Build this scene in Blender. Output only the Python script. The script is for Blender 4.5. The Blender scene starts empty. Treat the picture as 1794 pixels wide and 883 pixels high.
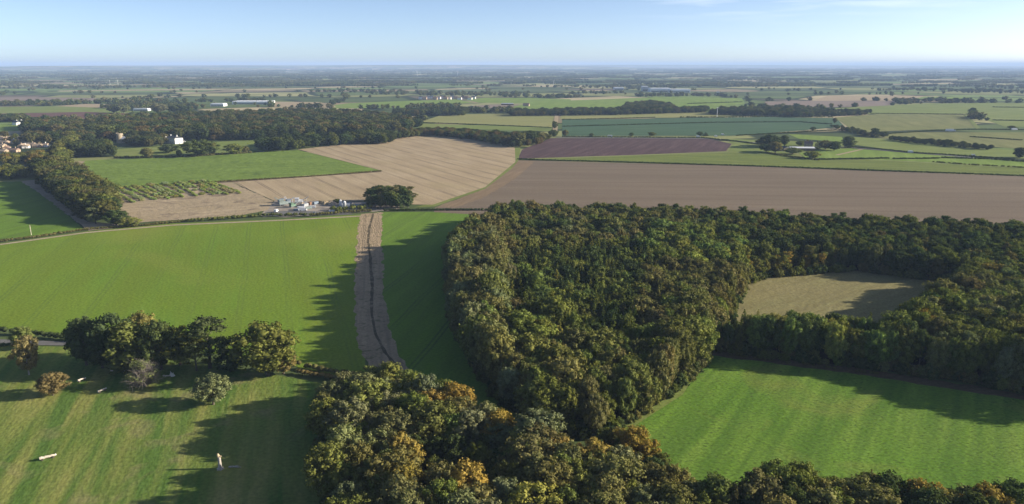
import bpy, bmesh, math, random
import numpy as np
from mathutils import Vector

# ------------------------------------------------------------------ camera, sky, sun, exposure
SC = bpy.context.scene
COL = SC.collection
W0, H0, F, HZ, CAMH = 1794.0, 883.0, 1281.0, 113.0, 120.0
TH = math.atan((H0/2 - HZ)/F)
cd = bpy.data.cameras.new('camera'); cam = bpy.data.objects.new('camera', cd); COL.objects.link(cam)
cd.sensor_width = 36; cd.lens = 36*F/W0; cd.clip_start = 1; cd.clip_end = 200000
cam.location = (0, 0, CAMH); cam.rotation_euler = (math.pi/2 - TH, 0, 0)
SC.camera = cam

SUN_EL, SUN_AZ = math.radians(17.5), math.radians(87.5)      # azimuth measured from +Y towards +X
wd = bpy.data.worlds.new('World'); SC.world = wd; wd.use_nodes = True
nt = wd.node_tree; bgn = nt.nodes['Background']
sky = nt.nodes.new('ShaderNodeTexSky'); sky.sky_type = 'NISHITA'; sky.sun_disc = False
sky.sun_elevation = SUN_EL; sky.sun_rotation = SUN_AZ
sky.altitude = 0; sky.air_density = 0.4; sky.dust_density = 0.52; sky.ozone_density = 0.5
bgn.inputs[1].default_value = 0.087
# thin cirrus wisps high in the sky
tc = nt.nodes.new('ShaderNodeTexCoord'); sep = nt.nodes.new('ShaderNodeSeparateXYZ'); nt.links.new(tc.outputs['Generated'], sep.inputs[0])
mp = nt.nodes.new('ShaderNodeMapping'); mp.inputs['Scale'].default_value = (5, 5, 75); mp.inputs['Location'].default_value = (3.3, 0, 1.2); nt.links.new(tc.outputs['Generated'], mp.inputs[0])
nz = nt.nodes.new('ShaderNodeTexNoise'); nz.inputs['Scale'].default_value = 1.3; nz.inputs['Detail'].default_value = 5; nt.links.new(mp.outputs[0], nz.inputs[0])
r1 = nt.nodes.new('ShaderNodeMapRange'); r1.inputs[1].default_value = .52; r1.inputs[2].default_value = .75; nt.links.new(nz.outputs[0], r1.inputs[0])
r2 = nt.nodes.new('ShaderNodeMapRange'); r2.inputs[1].default_value = .045; r2.inputs[2].default_value = .075; nt.links.new(sep.outputs[2], r2.inputs[0])
r3 = nt.nodes.new('ShaderNodeMapRange'); r3.inputs[1].default_value = .12; r3.inputs[2].default_value = .24; nt.links.new(sep.outputs[0], r3.inputs[0])
m1 = nt.nodes.new('ShaderNodeMath'); m1.operation = 'MULTIPLY'; nt.links.new(r1.outputs[0], m1.inputs[0]); nt.links.new(r2.outputs[0], m1.inputs[1])
m2 = nt.nodes.new('ShaderNodeMath'); m2.operation = 'MULTIPLY'; nt.links.new(m1.outputs[0], m2.inputs[0]); nt.links.new(r3.outputs[0], m2.inputs[1])
m3 = nt.nodes.new('ShaderNodeMath'); m3.operation = 'MULTIPLY'; m3.inputs[1].default_value = .5; nt.links.new(m2.outputs[0], m3.inputs[0])
mx = nt.nodes.new('ShaderNodeMixRGB'); mx.inputs[2].default_value = (6.2, 6.6, 7.2, 1)
nt.links.new(m3.outputs[0], mx.inputs[0]); nt.links.new(sky.outputs[0], mx.inputs[1]); nt.links.new(mx.outputs[0], bgn.inputs[0])

sl = bpy.data.lights.new('sun', 'SUN'); sl.energy = 5; sl.angle = math.radians(.5); sl.color = (1, .9, .74)
so = bpy.data.objects.new('sun', sl); COL.objects.link(so)
sdir = Vector((math.sin(SUN_AZ)*math.cos(SUN_EL), math.cos(SUN_AZ)*math.cos(SUN_EL), math.sin(SUN_EL)))
so.rotation_euler = sdir.to_track_quat('Z', 'Y').to_euler(); so.location = (500, 0, 400)
SC.view_settings.view_transform = 'Standard'; SC.view_settings.look = 'None'
SC.view_settings.exposure = 1.15; SC.view_settings.gamma = 1; SC.view_settings.use_curve_mapping = False
SC.cycles.max_bounces = 4; SC.cycles.diffuse_bounces = 2; SC.cycles.volume_bounces = 0; SC.cycles.transmission_bounces = 2
SC.cycles.use_denoising = True

# ------------------------------------------------------------------ ground positions read off a survey of the photograph
def at(x, y, z=0.0):
    u, v = (x - W0/2)/F, (H0/2 - y)/F
    c, s = math.cos(TH), math.sin(TH)
    dy, dz = c + v*s, -s + v*c
    t = (z - CAMH)/dz
    return Vector((u*t, dy*t, z))
def topx(X, Y, Z=0.0):
    c, s = math.cos(TH), math.sin(TH)
    d = Y*c - (Z - CAMH)*s; v = Y*s + (Z - CAMH)*c
    return W0/2 + F*X/d, H0/2 - F*v/d
def height_at(yb, yt, x):
    p = at(x, yb); c, s = math.cos(TH), math.sin(TH); v = (H0/2 - yt)/F
    return CAMH + p.y*(-s + v*c)/(c + v*s)
def depth(x, y):
    p = at(x, y); return p.y*math.cos(TH) + CAMH*math.sin(TH)

# ------------------------------------------------------------------ materials
def new_mat(name, rough=.95, spec=.04):
    m = bpy.data.materials.new(name); m.use_nodes = True
    b = m.node_tree.nodes['Principled BSDF']; b.inputs['Roughness'].default_value = rough
    b.inputs['Specular IOR Level'].default_value = spec
    return m, m.node_tree, b
def N(t, kind, **kw):
    n = t.nodes.new(kind)
    for k, v in kw.items(): setattr(n, k, v)
    return n
def mix(t, fac, a, b, mode='MIX'):
    n = N(t, 'ShaderNodeMixRGB', blend_type=mode)
    for i, s in enumerate((fac, a, b)):
        if isinstance(s, bpy.types.NodeSocket): t.links.new(s, n.inputs[i])
        elif i == 0: n.inputs[0].default_value = s
        else: n.inputs[i].default_value = (*s, 1) if len(s) == 3 else s
    return n.outputs[0]
def noise(t, vec, scale, detail=4, lo=.35, hi=.65, dist=0):
    n = N(t, 'ShaderNodeTexNoise'); n.inputs['Scale'].default_value = scale; n.inputs['Detail'].default_value = detail
    n.inputs['Distortion'].default_value = dist
    t.links.new(vec, n.inputs['Vector'])
    r = N(t, 'ShaderNodeMapRange'); r.inputs[1].default_value = lo; r.inputs[2].default_value = hi
    t.links.new(n.outputs[0], r.inputs[0]); return r.outputs[0]
def rot_vec(t, vec, ang, sc=(1, 1, 1)):
    m0 = N(t, 'ShaderNodeMapping'); m0.inputs['Rotation'].default_value = (0, 0, -ang); t.links.new(vec, m0.inputs[0])
    m = N(t, 'ShaderNodeMapping'); m.inputs['Scale'].default_value = sc; t.links.new(m0.outputs[0], m.inputs[0]); return m.outputs[0]
def bump(t, b, h, strength, dist):
    n = N(t, 'ShaderNodeBump'); n.inputs['Strength'].default_value = strength; n.inputs['Distance'].default_value = dist
    t.links.new(h, n.inputs['Height']); t.links.new(n.outputs[0], b.inputs['Normal'])
def pxdir(a, b):
    p, q = at(*a), at(*b); return math.atan2(q.y - p.y, q.x - p.x)

def field_mat(name, c1, c2, big=.012, fine=.8, rows=None, row_w=4, row_s=.5, row_c=None, tram=None, tram_c=None, bmp=.5, bdist=.25, bscale=.5, patch=None, patch_c=None, patch_s=.5, stretch=5, bang=None, bstr=(.45, 1, 1), speck=None):
    """rows: heading (radians) of drilled or mown lines; tram: spacing of paired wheel tracks along the same heading"""
    m, t, b = new_mat(name)
    P = N(t, 'ShaderNodeNewGeometry').outputs['Position']
    ang = rows if rows is not None else .3
    R = rot_vec(t, P, ang)                                  # x along rows, y across
    col = mix(t, noise(t, P, big, 5), c1, c2)
    RS = rot_vec(t, P, ang, (1/stretch, 1, 1))
    col = mix(t, noise(t, RS, big*7, 4, .3, .7), col, mix(t, .5, c1, c2, 'MULTIPLY') if False else tuple(x*.78 for x in c1))if row_s >= 0 else col
    if rows is not None and row_w:
        s = N(t, 'ShaderNodeSeparateXYZ'); t.links.new(rot_vec(t, P, ang, (.02, 1/row_w, 1)), s.inputs[0])
        n = N(t, 'ShaderNodeTexNoise', noise_dimensions='3D'); n.inputs['Scale'].default_value = 1; n.inputs['Detail'].default_value = 3
        t.links.new(rot_vec(t, P, ang, (.012, 1/row_w, 1)), n.inputs['Vector'])
        r = N(t, 'ShaderNodeMapRange'); r.inputs[1].default_value = .38; r.inputs[2].default_value = .62; t.links.new(n.outputs[0], r.inputs[0])
        mm = N(t, 'ShaderNodeMath', operation='MULTIPLY'); mm.inputs[1].default_value = row_s; t.links.new(r.outputs[0], mm.inputs[0])
        col = mix(t, mm.outputs[0], col, row_c or tuple(x*.6 for x in c1))
    if tram and tram > 0:
        s = N(t, 'ShaderNodeSeparateXYZ'); t.links.new(R, s.inputs[0])
        wob = noise(t, P, .006, 2, .3, .7)
        ad = N(t, 'ShaderNodeMath', operation='MULTIPLY_ADD'); t.links.new(wob, ad.inputs[0]); ad.inputs[1].default_value = 3.0; t.links.new(s.outputs[1], ad.inputs[2])
        md = N(t, 'ShaderNodeMath', operation='PINGPONG'); md.inputs[1].default_value = tram/2; t.links.new(ad.outputs[0], md.inputs[0])
        ab = N(t, 'ShaderNodeMath', operation='SUBTRACT'); t.links.new(md.outputs[0], ab.inputs[0]); ab.inputs[1].default_value = 1.1
        ab2 = N(t, 'ShaderNodeMath', operation='ABSOLUTE'); t.links.new(ab.outputs[0], ab2.inputs[0])
        lt = N(t, 'ShaderNodeMapRange'); lt.inputs[1].default_value = .75; lt.inputs[2].default_value = .35; t.links.new(ab2.outputs[0], lt.inputs[0])
        mm = N(t, 'ShaderNodeMath', operation='MULTIPLY'); t.links.new(lt.outputs[0], mm.inputs[0]); t.links.new(noise(t, RS, .05, 3, .3, .6), mm.inputs[1])
        col = mix(t, mm.outputs[0], col, tram_c or tuple(x*.55 for x in c1))
    if patch_c:
        pf = noise(t, P, patch or .02, 5, .55, .68, .8)
        mm = N(t, 'ShaderNodeMath', operation='MULTIPLY'); mm.inputs[1].default_value = patch_s; t.links.new(pf, mm.inputs[0])
        col = mix(t, mm.outputs[0], col, patch_c)
    if speck:
        col = mix(t, noise(t, rot_vec(t, P, .15, (.8, 1.3, 1)), .9, 4, .56, .70), col, speck)
    fn = noise(t, P, fine, 6, .3, .7)
    f2 = N(t, 'ShaderNodeMapRange'); f2.inputs[3].default_value = .78; f2.inputs[4].default_value = 1.2; t.links.new(fn, f2.inputs[0])
    col = mix(t, 1, col, f2.outputs[0], 'MULTIPLY')
    t.links.new(col, b.inputs['Base Color'])
    bump(t, b, noise(t, rot_vec(t, P, ang if bang is None else bang, bstr), bscale, 5, .2, .8), bmp, bdist)
    return m

def plain_mat(name, c, var=.25, scale=1.5, rough=.8, metal=0):
    m, t, b = new_mat(name, rough, .3); P = N(t, 'ShaderNodeNewGeometry').outputs['Position']
    b.inputs['Metallic'].default_value = metal
    t.links.new(mix(t, noise(t, P, scale, 5), c, tuple(x*(1-var) for x in c)), b.inputs['Base Color']); return m

def leaf_mat(name, trans=.2):
    m = bpy.data.materials.new(name); m.use_nodes = True; t = m.node_tree; t.nodes.clear()
    out = N(t, 'ShaderNodeOutputMaterial')
    at_ = N(t, 'ShaderNodeAttribute', attribute_type='INSTANCER', attribute_name='tint')
    O = N(t, 'ShaderNodeTexCoord').outputs['Object']; g = N(t, 'ShaderNodeNewGeometry')
    col = mix(t, noise(t, O, 4.5, 3), at_.outputs['Color'], mix(t, 1, at_.outputs['Color'], (1.12, 1.05, .9), 'MULTIPLY'))
    r = N(t, 'ShaderNodeMapRange'); r.inputs[3].default_value = .75; r.inputs[4].default_value = 1.35
    t.links.new(g.outputs['Random Per Island'], r.inputs[0])
    col = mix(t, 1, col, r.outputs[0], 'MULTIPLY')
    d = N(t, 'ShaderNodeBsdfDiffuse'); tr = N(t, 'ShaderNodeBsdfTranslucent'); t.links.new(col, d.inputs[0]); t.links.new(mix(t, 1, col, (1.1, 1.2, .6), 'MULTIPLY'), tr.inputs[0])
    s = N(t, 'ShaderNodeMixShader'); s.inputs[0].default_value = trans; t.links.new(d.outputs[0], s.inputs[1]); t.links.new(tr.outputs[0], s.inputs[2])
    t.links.new(s.outputs[0], out.inputs[0]); return m
LEAF = leaf_mat('foliage')
BARK = plain_mat('bark', (.12, .10, .075), .5, 3)
PALEBARK = plain_mat('bare_wood', (.42, .38, .33), .35, 4)

# ------------------------------------------------------------------ mesh helpers
def mesh_from(name, V, Fc, mat):
    """V: (n,3) array; Fc: (m,k) array of k-gons, or list of such arrays"""
    if isinstance(Fc, np.ndarray): Fc = [Fc]
    Fc = [f for f in Fc if len(f)]
    me = bpy.data.meshes.new(name); V = np.asarray(V, np.float32)
    me.vertices.add(len(V)); me.vertices.foreach_set('co', V.ravel())
    li = np.concatenate([f.ravel() for f in Fc]).astype(np.int32)
    tot = np.concatenate([np.full(len(f), f.shape[1]) for f in Fc]).astype(np.int32)
    st = np.concatenate([[0], np.cumsum(tot)[:-1]]).astype(np.int32)
    me.loops.add(len(li)); me.loops.foreach_set('vertex_index', li)
    me.polygons.add(len(tot)); me.polygons.foreach_set('loop_start', st)
    me.update(calc_edges=True); me.validate()
    if mat: me.materials.append(mat)
    return me
def link(name, me, parent=None):
    o = bpy.data.objects.new(name, me); COL.objects.link(o)
    if parent: o.parent = parent
    return o
def empty(name, loc, rz=0):
    o = link(name, None); o.location = loc; o.rotation_euler.z = rz; return o
def tag(o, label, cat, group=None):
    assert 4 <= len(label.split()) <= 16, label
    o['label'] = label; o['category'] = cat
    if group: o['group'] = group
    return o
def bm_obj(name, bm, mat, parent=None):
    me = bpy.data.meshes.new(name); bm.to_mesh(me); bm.free()
    if mat: me.materials.append(mat)
    return link(name, me, parent)
def box(bm, c, s, rz=0, taper=1):
    x, y, z = s[0]/2, s[1]/2, s[2]/2; vs = []
    for k, (a, b_, d) in enumerate([(-1,-1,-1),(1,-1,-1),(1,1,-1),(-1,1,-1),(-1,-1,1),(1,-1,1),(1,1,1),(-1,1,1)]):
        tp = taper if d > 0 else 1
        px, py = a*x*tp, b_*y*tp
        vs.append(bm.verts.new((c[0]+px*math.cos(rz)-py*math.sin(rz), c[1]+px*math.sin(rz)+py*math.cos(rz), c[2]+d*z)))
    for f in [(0,3,2,1),(4,5,6,7),(0,1,5,4),(1,2,6,5),(2,3,7,6),(3,0,4,7)]: bm.faces.new([vs[i] for i in f])
def tube(bm, pts, rad, n=7, cap=True):
    rings = []
    for i, p in enumerate(pts):
        p = Vector(p); a = Vector(pts[max(0, i-1)]); b_ = Vector(pts[min(len(pts)-1, i+1)])
        d = (b_ - a).normalized(); u = d.orthogonal().normalized(); w = d.cross(u)
        rings.append([bm.verts.new(p + (u*math.cos(2*math.pi*k/n) + w*math.sin(2*math.pi*k/n))*rad[i]) for k in range(n)])
    for r0, r1_ in zip(rings, rings[1:]):
        for k in range(n): bm.faces.new([r0[k], r0[(k+1) % n], r1_[(k+1) % n], r1_[k]])
    if cap: bm.faces.new(rings[0][::-1]); bm.faces.new(rings[-1])
def gable(bm, w, l, z0, h, over=.3, hip=0):
    a, b_ = w/2+over, l/2+over
    v = [bm.verts.new(p) for p in [(-a,-b_,z0),(a,-b_,z0),(a,b_,z0),(-a,b_,z0),(0,-b_+hip,z0+h),(0,b_-hip,z0+h)]]
    for f in [(0,1,4),(1,2,5,4),(2,3,5),(3,0,4,5),(3,2,1,0)]: bm.faces.new([v[i] for i in f])

ICO = None
def ico():
    global ICO
    if ICO is None:
        bm = bmesh.new(); bmesh.ops.create_icosphere(bm, subdivisions=1, radius=1)
        ICO = (np.array([v.co[:] for v in bm.verts]), np.array([[v.index for v in f.verts] for f in bm.faces])); bm.free()
    return ICO
def unit(a): return a/np.maximum(np.linalg.norm(a, axis=-1, keepdims=True), 1e-9)

def leaf_quads(rng, P, Nn, size, jit=.8):
    n = len(P); nr = unit(Nn + rng.normal(0, jit, (n, 3))*.6)
    a = unit(np.cross(nr, rng.normal(0, 1, (n, 3)))); b = np.cross(nr, a)
    s = (size*rng.uniform(.6, 1.3, n))[:, None]
    k = rng.uniform(.5, 1.1, (n, 4, 1))
    q = np.stack([P + a*s*k[:, 0], P + b*s*k[:, 1], P - a*s*k[:, 2], P - b*s*k[:, 3]], 1)
    return q.reshape(-1, 3), np.arange(4*n).reshape(n, 4)
def lobes_mesh(name, rng, C, R, nq, size, core=.72, flat=1.0, center=None, jit=.8, mat=None):
    """foliage: leaf-clump faces spread over many small lobes, with a denser inside"""
    iv, jf = ico(); V, F4, F3 = [], [], []; off = 0
    ctr = center if center is not None else C.mean(0)
    for c, r in zip(C, R):
        if core:
            vv = iv*rng.uniform(.75, 1.15, (len(iv), 1))*r*core; vv[:, 2] *= flat; V.append(vv + c); F3.append(jf + off); off += len(iv)
        n = max(4, int(nq*rng.uniform(.8, 1.2)))
        d = unit(rng.normal(0, 1, (n, 3)) + unit(c - ctr)*.55)
        rr = r*rng.uniform(.6, 1.3, (n, 1)); p = d*rr; p[:, 2] *= flat
        q, f = leaf_quads(rng, p + c, d, np.full(n, size), jit)
        V.append(q); F4.append(f + off); off += len(q)
    return mesh_from(name, np.concatenate(V), [np.concatenate(F4)] + ([np.concatenate(F3)] if F3 else []), mat or LEAF)

def crown_broad(seed, nl=62, nq=72, size=.021, w=.30, z0=.14, zc=.5, top=.5, lob=(.045, .115)):
    rng = np.random.default_rng(seed); C, R = [], []
    sq = rng.uniform(.8, 1.2, 2); lean = rng.uniform(-.04, .04, 2)
    for i in range(nl):
        r = rng.uniform(*lob)
        zz = 1 - 2*(i + .5)/nl; a = i*2.39996 + rng.uniform(-.4, .4); h = math.sqrt(1 - zz*zz)
        shell = rng.uniform(.55, 1.12)
        c = np.array([math.cos(a)*h*(w*sq[0]) * shell, math.sin(a)*h*(w*sq[1])*shell, 0])
        hz = (zz*.5 + .5)
        zpos = z0 + r*.6 + (1 - r - z0 - r*.6)*(hz if shell > .85 else hz*.95)
        fl = 1 - .35*max(0, (.35 - hz))/.35
        c *= fl; c[2] = zpos + rng.uniform(-.025, .02); c[:2] += lean*hz
        C.append(c); R.append(r)
    for i in range(6):
        C.append(np.array([rng.uniform(-.1, .1), rng.uniform(-.1, .1), rng.uniform(z0+.1, .8)])); R.append(.13)
    return lobes_mesh('crown', rng, np.array(C), R, nq, size, center=np.array([0, 0, .45]))
def crown_cone(seed, w=.2, nq=26, size=.02, z0=.08, pw=.8):
    rng = np.random.default_rng(seed); C, R = [], []
    tiers = 15
    for k in range(tiers):
        z = z0 + (.97 - z0)*(k + .5)/tiers; rad = w*(1 - (z - z0)/(1 - z0))**pw
        nb = max(1, int(3 + rad*38))
        for j in range(nb):
            a = rng.uniform(0, 6.283); q = rng.uniform(.55, 1.1)*rad
            C.append(np.array([math.cos(a)*q, math.sin(a)*q, z - q*.25 + rng.uniform(-.01, .01)])); R.append(max(.018, rad*.33*rng.uniform(.7, 1.2)))
    C.append(np.array([0, 0, .985])); R.append(.014)
    return lobes_mesh('crown', rng, np.array(C), R, nq, size, core=.75, flat=.7, center=np.array([0, 0, .3]))
def crown_pine(seed, w=.34):
    rng = np.random.default_rng(seed); C, R = [], []
    for i in range(30):
        a = rng.uniform(0, 6.283); z = rng.uniform(.28, .97); q = w*(1 - ((z - .5)/.62)**2)*rng.uniform(.35, 1.05)
        C.append(np.array([math.cos(a)*q, math.sin(a)*q, z])); R.append(rng.uniform(.07, .13))
    return lobes_mesh('crown', rng, np.array(C), R, 70, .024, core=.7, flat=.42, center=np.array([0, 0, .45]))
def crown_sparse(seed, w=.3):
    rng = np.random.default_rng(seed); C, R = [], []
    for i in range(34):
        a = rng.uniform(0, 6.283); z = rng.uniform(.25, .93); q = w*(1 - ((z - .5)/.55)**2)*rng.uniform(.2, 1.0)
        C.append(np.array([math.cos(a)*q, math.sin(a)*q, z])); R.append(rng.uniform(.06, .11))
    return lobes_mesh('crown', rng, np.array(C), R, 60, .019, core=0, center=np.array([0, 0, .45]))
def twigs(seed, w=.26, n=320):
    rng = np.random.default_rng(seed); bm = bmesh.new()
    for i in range(n):
        a = rng.uniform(0, 6.283); e = rng.uniform(.25, 1.45); L = rng.uniform(.55, .95)
        p = Vector((0, 0, .06)); d = Vector((math.cos(a)*math.cos(e)*w*1.5, math.sin(a)*math.cos(e)*w*1.5, math.sin(e)))
        q1 = p + d*L*.5 + Vector(rng.normal(0, .03, 3)); q2 = p + d*L + Vector(rng.normal(0, .05, 3)); q2.z = max(.08, q2.z)
        tube(bm, [p, q1, q2], [.008, .006, .002], 3, False)
        for k in range(2):
            q3 = q1 + (q2 - q1)*rng.uniform(.1, .8); q4 = q3 + Vector(rng.normal(0, .11, 3)) + d*.1; q4.z = max(.05, q4.z)
            tube(bm, [q3, q4], [.004, .0015], 3, False)
    me = bpy.data.meshes.new('twigs'); bm.to_mesh(me); bm.free(); me.materials.append(TWIGM); return me
def trunk_mesh(seed, r=.022, top=.62, mat=None, lim=5):
    rng = random.Random(seed); bm = bmesh.new()
    tube(bm, [(0,0,-.01),(0,0,.03),(rng.uniform(-.01,.01),0,.2),(rng.uniform(-.02,.02),rng.uniform(-.02,.02),.4),(0,0,top)], [r*1.7, r*1.15, r*.9, r*.7, r*.3], 8)
    for i in range(lim):
        a = i*6.283/max(1, lim) + rng.uniform(-.4, .4); z = rng.uniform(.2, .42)
        q = rng.uniform(.14, .22)
        tube(bm, [(0,0,z),(math.cos(a)*q*.5, math.sin(a)*q*.5, z+.1),(math.cos(a)*q, math.sin(a)*q, z+.26)], [r*.5, r*.36, r*.14], 5)
    me = bpy.data.meshes.new('trunk'); bm.to_mesh(me); bm.free(); me.materials.append(mat or BARK); return me

BROAD = [crown_broad(11 + i, w=[.30, .34, .27, .32, .36, .29, .33, .31][i]) for i in range(8)]
CONE = [crown_cone(41 + i, w=[.17, .21, .19, .24][i]) for i in range(4)]
PINE = [crown_pine(61 + i) for i in range(3)]
SPARSE = [crown_sparse(71 + i) for i in range(2)]
BUSH = [crown_broad(81 + i, nl=22, nq=45, size=.06, w=.46, z0=.0, lob=(.13, .2)) for i in range(4)]
COLUMN = [crown_broad(91 + i, nl=34, nq=50, size=.026, w=.16, z0=.04, lob=(.06, .1)) for i in range(2)]
TWIGM = plain_mat('grey_twigs', (.19, .165, .14), .3, 4)
TRUNK = [trunk_mesh(i) for i in range(3)]; THIN = trunk_mesh(9, .012, .8, None, 0); PALETRUNK = trunk_mesh(5, .02, .7, PALEBARK)
TWIG = twigs(3)
FAR = [crown_broad(101 + i, nl=9, nq=12, size=.07, w=.33, z0=0, lob=(.16, .24)) for i in range(4)]
def far_belt(seed):     # a short length of distant woodland edge, many crowns wide
    rng = np.random.default_rng(seed); C, R = [], []
    for i in range(40):
        C.append(np.array([rng.uniform(-.5, .5), rng.uniform(-.12, .12), rng.uniform(.03, .075)])); R.append(rng.uniform(.03, .055))
    return lobes_mesh('belt', rng, np.array(C), R, 8, .02)
BELT = [far_belt(111 + i) for i in range(3)]
SHAPES = dict(broad=BROAD, cone=CONE, pine=PINE, sparse=SPARSE, bush=BUSH, column=COLUMN)
SHAPE_W = dict(broad=.62, cone=.40, pine=.66, sparse=.6, bush=.92, column=.34)
TREE_NAME = dict(broad='broadleaf_tree', cone='conifer_tree', pine='pine_tree', sparse='young_tree', bush='shrub', column='columnar_tree')
TINT = {'olive green': (.122, .142, .038), 'brown-green': (.135, .132, .050), 'dark green': (.062, .086, .032), 'bright green': (.130, .172, .050),
        'golden orange': (.235, .18, .048), 'grey-green': (.140, .155, .074), 'yellow-green': (.185, .195, .050), 'reddish brown': (.13, .095, .05), 'russet': (.155, .125, .048)}
RT = random.Random(5)
def tree(loc, h, w, kind, colour, label, group=None, cat=None, seed=None, name=None, twig=False, trunk=None):
    """one tree: an Empty at its foot, crown and trunk as parts. h, w in metres"""
    r = RT if seed is None else random.Random(seed)
    o = empty(name or TREE_NAME[kind], loc, r.uniform(0, 6.28))
    k = w/SHAPE_W[kind]; o.scale = (k, k*r.uniform(.93, 1.07), h)
    c = link('crown' if kind != 'bush' else 'foliage', r.choice(SHAPES[kind]), o)
    t = TINT[colour] if isinstance(colour, str) else colour
    j = r.uniform(.86, 1.16); c['tint'] = [t[0]*j*r.uniform(.92, 1.1), t[1]*j, t[2]*j*r.uniform(.85, 1.15)]
    if kind != 'bush': link('trunk', trunk or (THIN if kind in ('cone', 'column') else r.choice(TRUNK)), o)
    if twig: link('branches', TWIG, o)
    return tag(o, label, cat or ('shrub' if kind == 'bush' else 'tree'), group)

# GN scatter of a mass: one object, instances of crowns
def scatter(name, pts, rots, scl, tint, meshes, label, cat='woodland'):
    pc = bpy.data.collections.new(name + '_patterns')
    obs = []
    for i, me in enumerate(meshes):
        o = bpy.data.objects.new(f'{name}_pattern_{i:02d}', me); pc.objects.link(o); obs.append(o)
    me = bpy.data.meshes.new(name); n = len(pts); me.vertices.add(n); me.vertices.foreach_set('co', np.asarray(pts, np.float32).ravel())
    def attr(nm, ty, arr, key='value'):
        a = me.attributes.new(nm, ty, 'POINT'); a.data.foreach_set(key, np.asarray(arr, np.float32 if ty != 'INT' else np.int32).ravel())
    rv = np.zeros((n, 3)); rv[:, 2] = rots
    attr('rotv', 'FLOAT_VECTOR', rv, 'vector'); attr('sclv', 'FLOAT_VECTOR', scl, 'vector'); attr('tint', 'FLOAT_VECTOR', tint, 'vector')
    attr('pick', 'INT', np.random.default_rng(n).integers(0, len(meshes), n)) 
    o = link(name, me); ng = bpy.data.node_groups.new(name, 'GeometryNodeTree')
    ng.interface.new_socket('Geometry', in_out='INPUT', socket_type='NodeSocketGeometry'); ng.interface.new_socket('Geometry', in_out='OUTPUT', socket_type='NodeSocketGeometry')
    gi, go = N(ng, 'NodeGroupInput'), N(ng, 'NodeGroupOutput')
    ci = N(ng, 'GeometryNodeCollectionInfo'); ci.inputs['Collection'].default_value = pc; ci.inputs['Separate Children'].default_value = True; ci.inputs['Reset Children'].default_value = True
    ip = N(ng, 'GeometryNodeInstanceOnPoints'); ip.inputs['Pick Instance'].default_value = True
    def na(nm, ty):
        x = N(ng, 'GeometryNodeInputNamedAttribute', data_type=ty); x.inputs['Name'].default_value = nm; return x.outputs['Attribute']
    er = N(ng, 'FunctionNodeEulerToRotation'); L = ng.links
    L.new(gi.outputs[0], ip.inputs['Points']); L.new(ci.outputs[0], ip.inputs['Instance']); L.new(na('pick', 'INT'), ip.inputs['Instance Index'])
    L.new(na('rotv', 'FLOAT_VECTOR'), er.inputs[0]); L.new(er.outputs[0], ip.inputs['Rotation']); L.new(na('sclv', 'FLOAT_VECTOR'), ip.inputs['Scale'])
    L.new(ip.outputs[0], go.inputs[0])
    o.modifiers.new('scatter', 'NODES').node_group = ng
    o['kind'] = 'stuff'; o['label'] = label; o['category'] = cat
    me.materials.append(LEAF)
    return o

# ------------------------------------------------------------------ ground sheets
def inside(poly, X, Y):
    p = np.array(poly); x, y = np.asarray(X, float), np.asarray(Y, float); c = np.zeros(x.shape, bool); j = len(p) - 1
    for i in range(len(p)):
        xi, yi, xj, yj = p[i][0], p[i][1], p[j][0], p[j][1]
        cr = ((yi > y) != (yj > y)) & (x < (xj - xi)*(y - yi)/((yj - yi) or 1e-9) + xi); c ^= cr; j = i
    return c
LAY = [0]; EXPLICIT = []
def sheet(name, px, mat, z=None, kind='structure', label=None):
    if z is None: LAY[0] += 1; z = .02 + .003*LAY[0]
    P = [at(x, y) for x, y in px]; far = max(p.y for p in P)
    if name in ('verge_strip', 'ditch', 'dirt_patch', 'headland', 'track', 'woodland_floor', 'rough_ground'):
        rg_ = random.Random(len(px)); Q = []; amp = .35 if name == 'ditch' else 1.1
        for a_, c_ in zip(P, P[1:] + P[:1]):
            n_ = max(1, min(60, int((c_ - a_).length/4)))
            for i in range(n_): q_ = a_ + (c_ - a_)*(i/n_); Q.append(q_ + Vector((rg_.uniform(-amp, amp), rg_.uniform(-amp, amp)*.6, 0)))
        P = Q
    z *= max(1, far/700)
    bm = bmesh.new(); f = bm.faces.new([bm.verts.new((p.x, p.y, z)) for p in P]); f.normal_update()
    if f.normal.z < 0: f.normal_flip()
    bmesh.ops.triangulate(bm, faces=[f])
    o = bm_obj(name, bm, mat); o['kind'] = kind
    if label: o['label'] = label
    EXPLICIT.append([(p.x, p.y) for p in P])
    return o

# far country: patchwork of small hedged fields
gm, t, b = new_mat('country_ground')
P = N(t, 'ShaderNodeNewGeometry').outputs['Position']
wv = N(t, 'ShaderNodeTexNoise'); wv.inputs['Scale'].default_value = .0012; t.links.new(P, wv.inputs[0])
ofs = N(t, 'ShaderNodeVectorMath', operation='MULTIPLY_ADD'); t.links.new(wv.outputs['Color'], ofs.inputs[0]); ofs.inputs[1].default_value = (260, 260, 0); t.links.new(P, ofs.inputs[2])
vm = rot_vec(t, ofs.outputs[0], .35, (1/520, 1/300, 0))
vo = N(t, 'ShaderNodeTexVoronoi', feature='F1'); vo.inputs['Scale'].default_value = 1; vo.inputs['Randomness'].default_value = .8; t.links.new(vm, vo.inputs[0])
cs = N(t, 'ShaderNodeSeparateColor'); t.links.new(vo.outputs['Color'], cs.inputs[0])
cr = N(t, 'ShaderNodeValToRGB'); t.links.new(cs.outputs[0], cr.inputs[0]); e = cr.color_ramp; e.interpolation = 'CONSTANT'
stops = [(0, (.11, .15, .05)), (.16, (.24, .25, .10)), (.3, (.09, .12, .045)), (.42, (.28, .22, .14)), (.52, (.17, .23, .07)), (.66, (.42, .35, .21)), (.76, (.15, .12, .09)), (.84, (.12, .15, .07)), (.93, (.33, .32, .15))]
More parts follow.
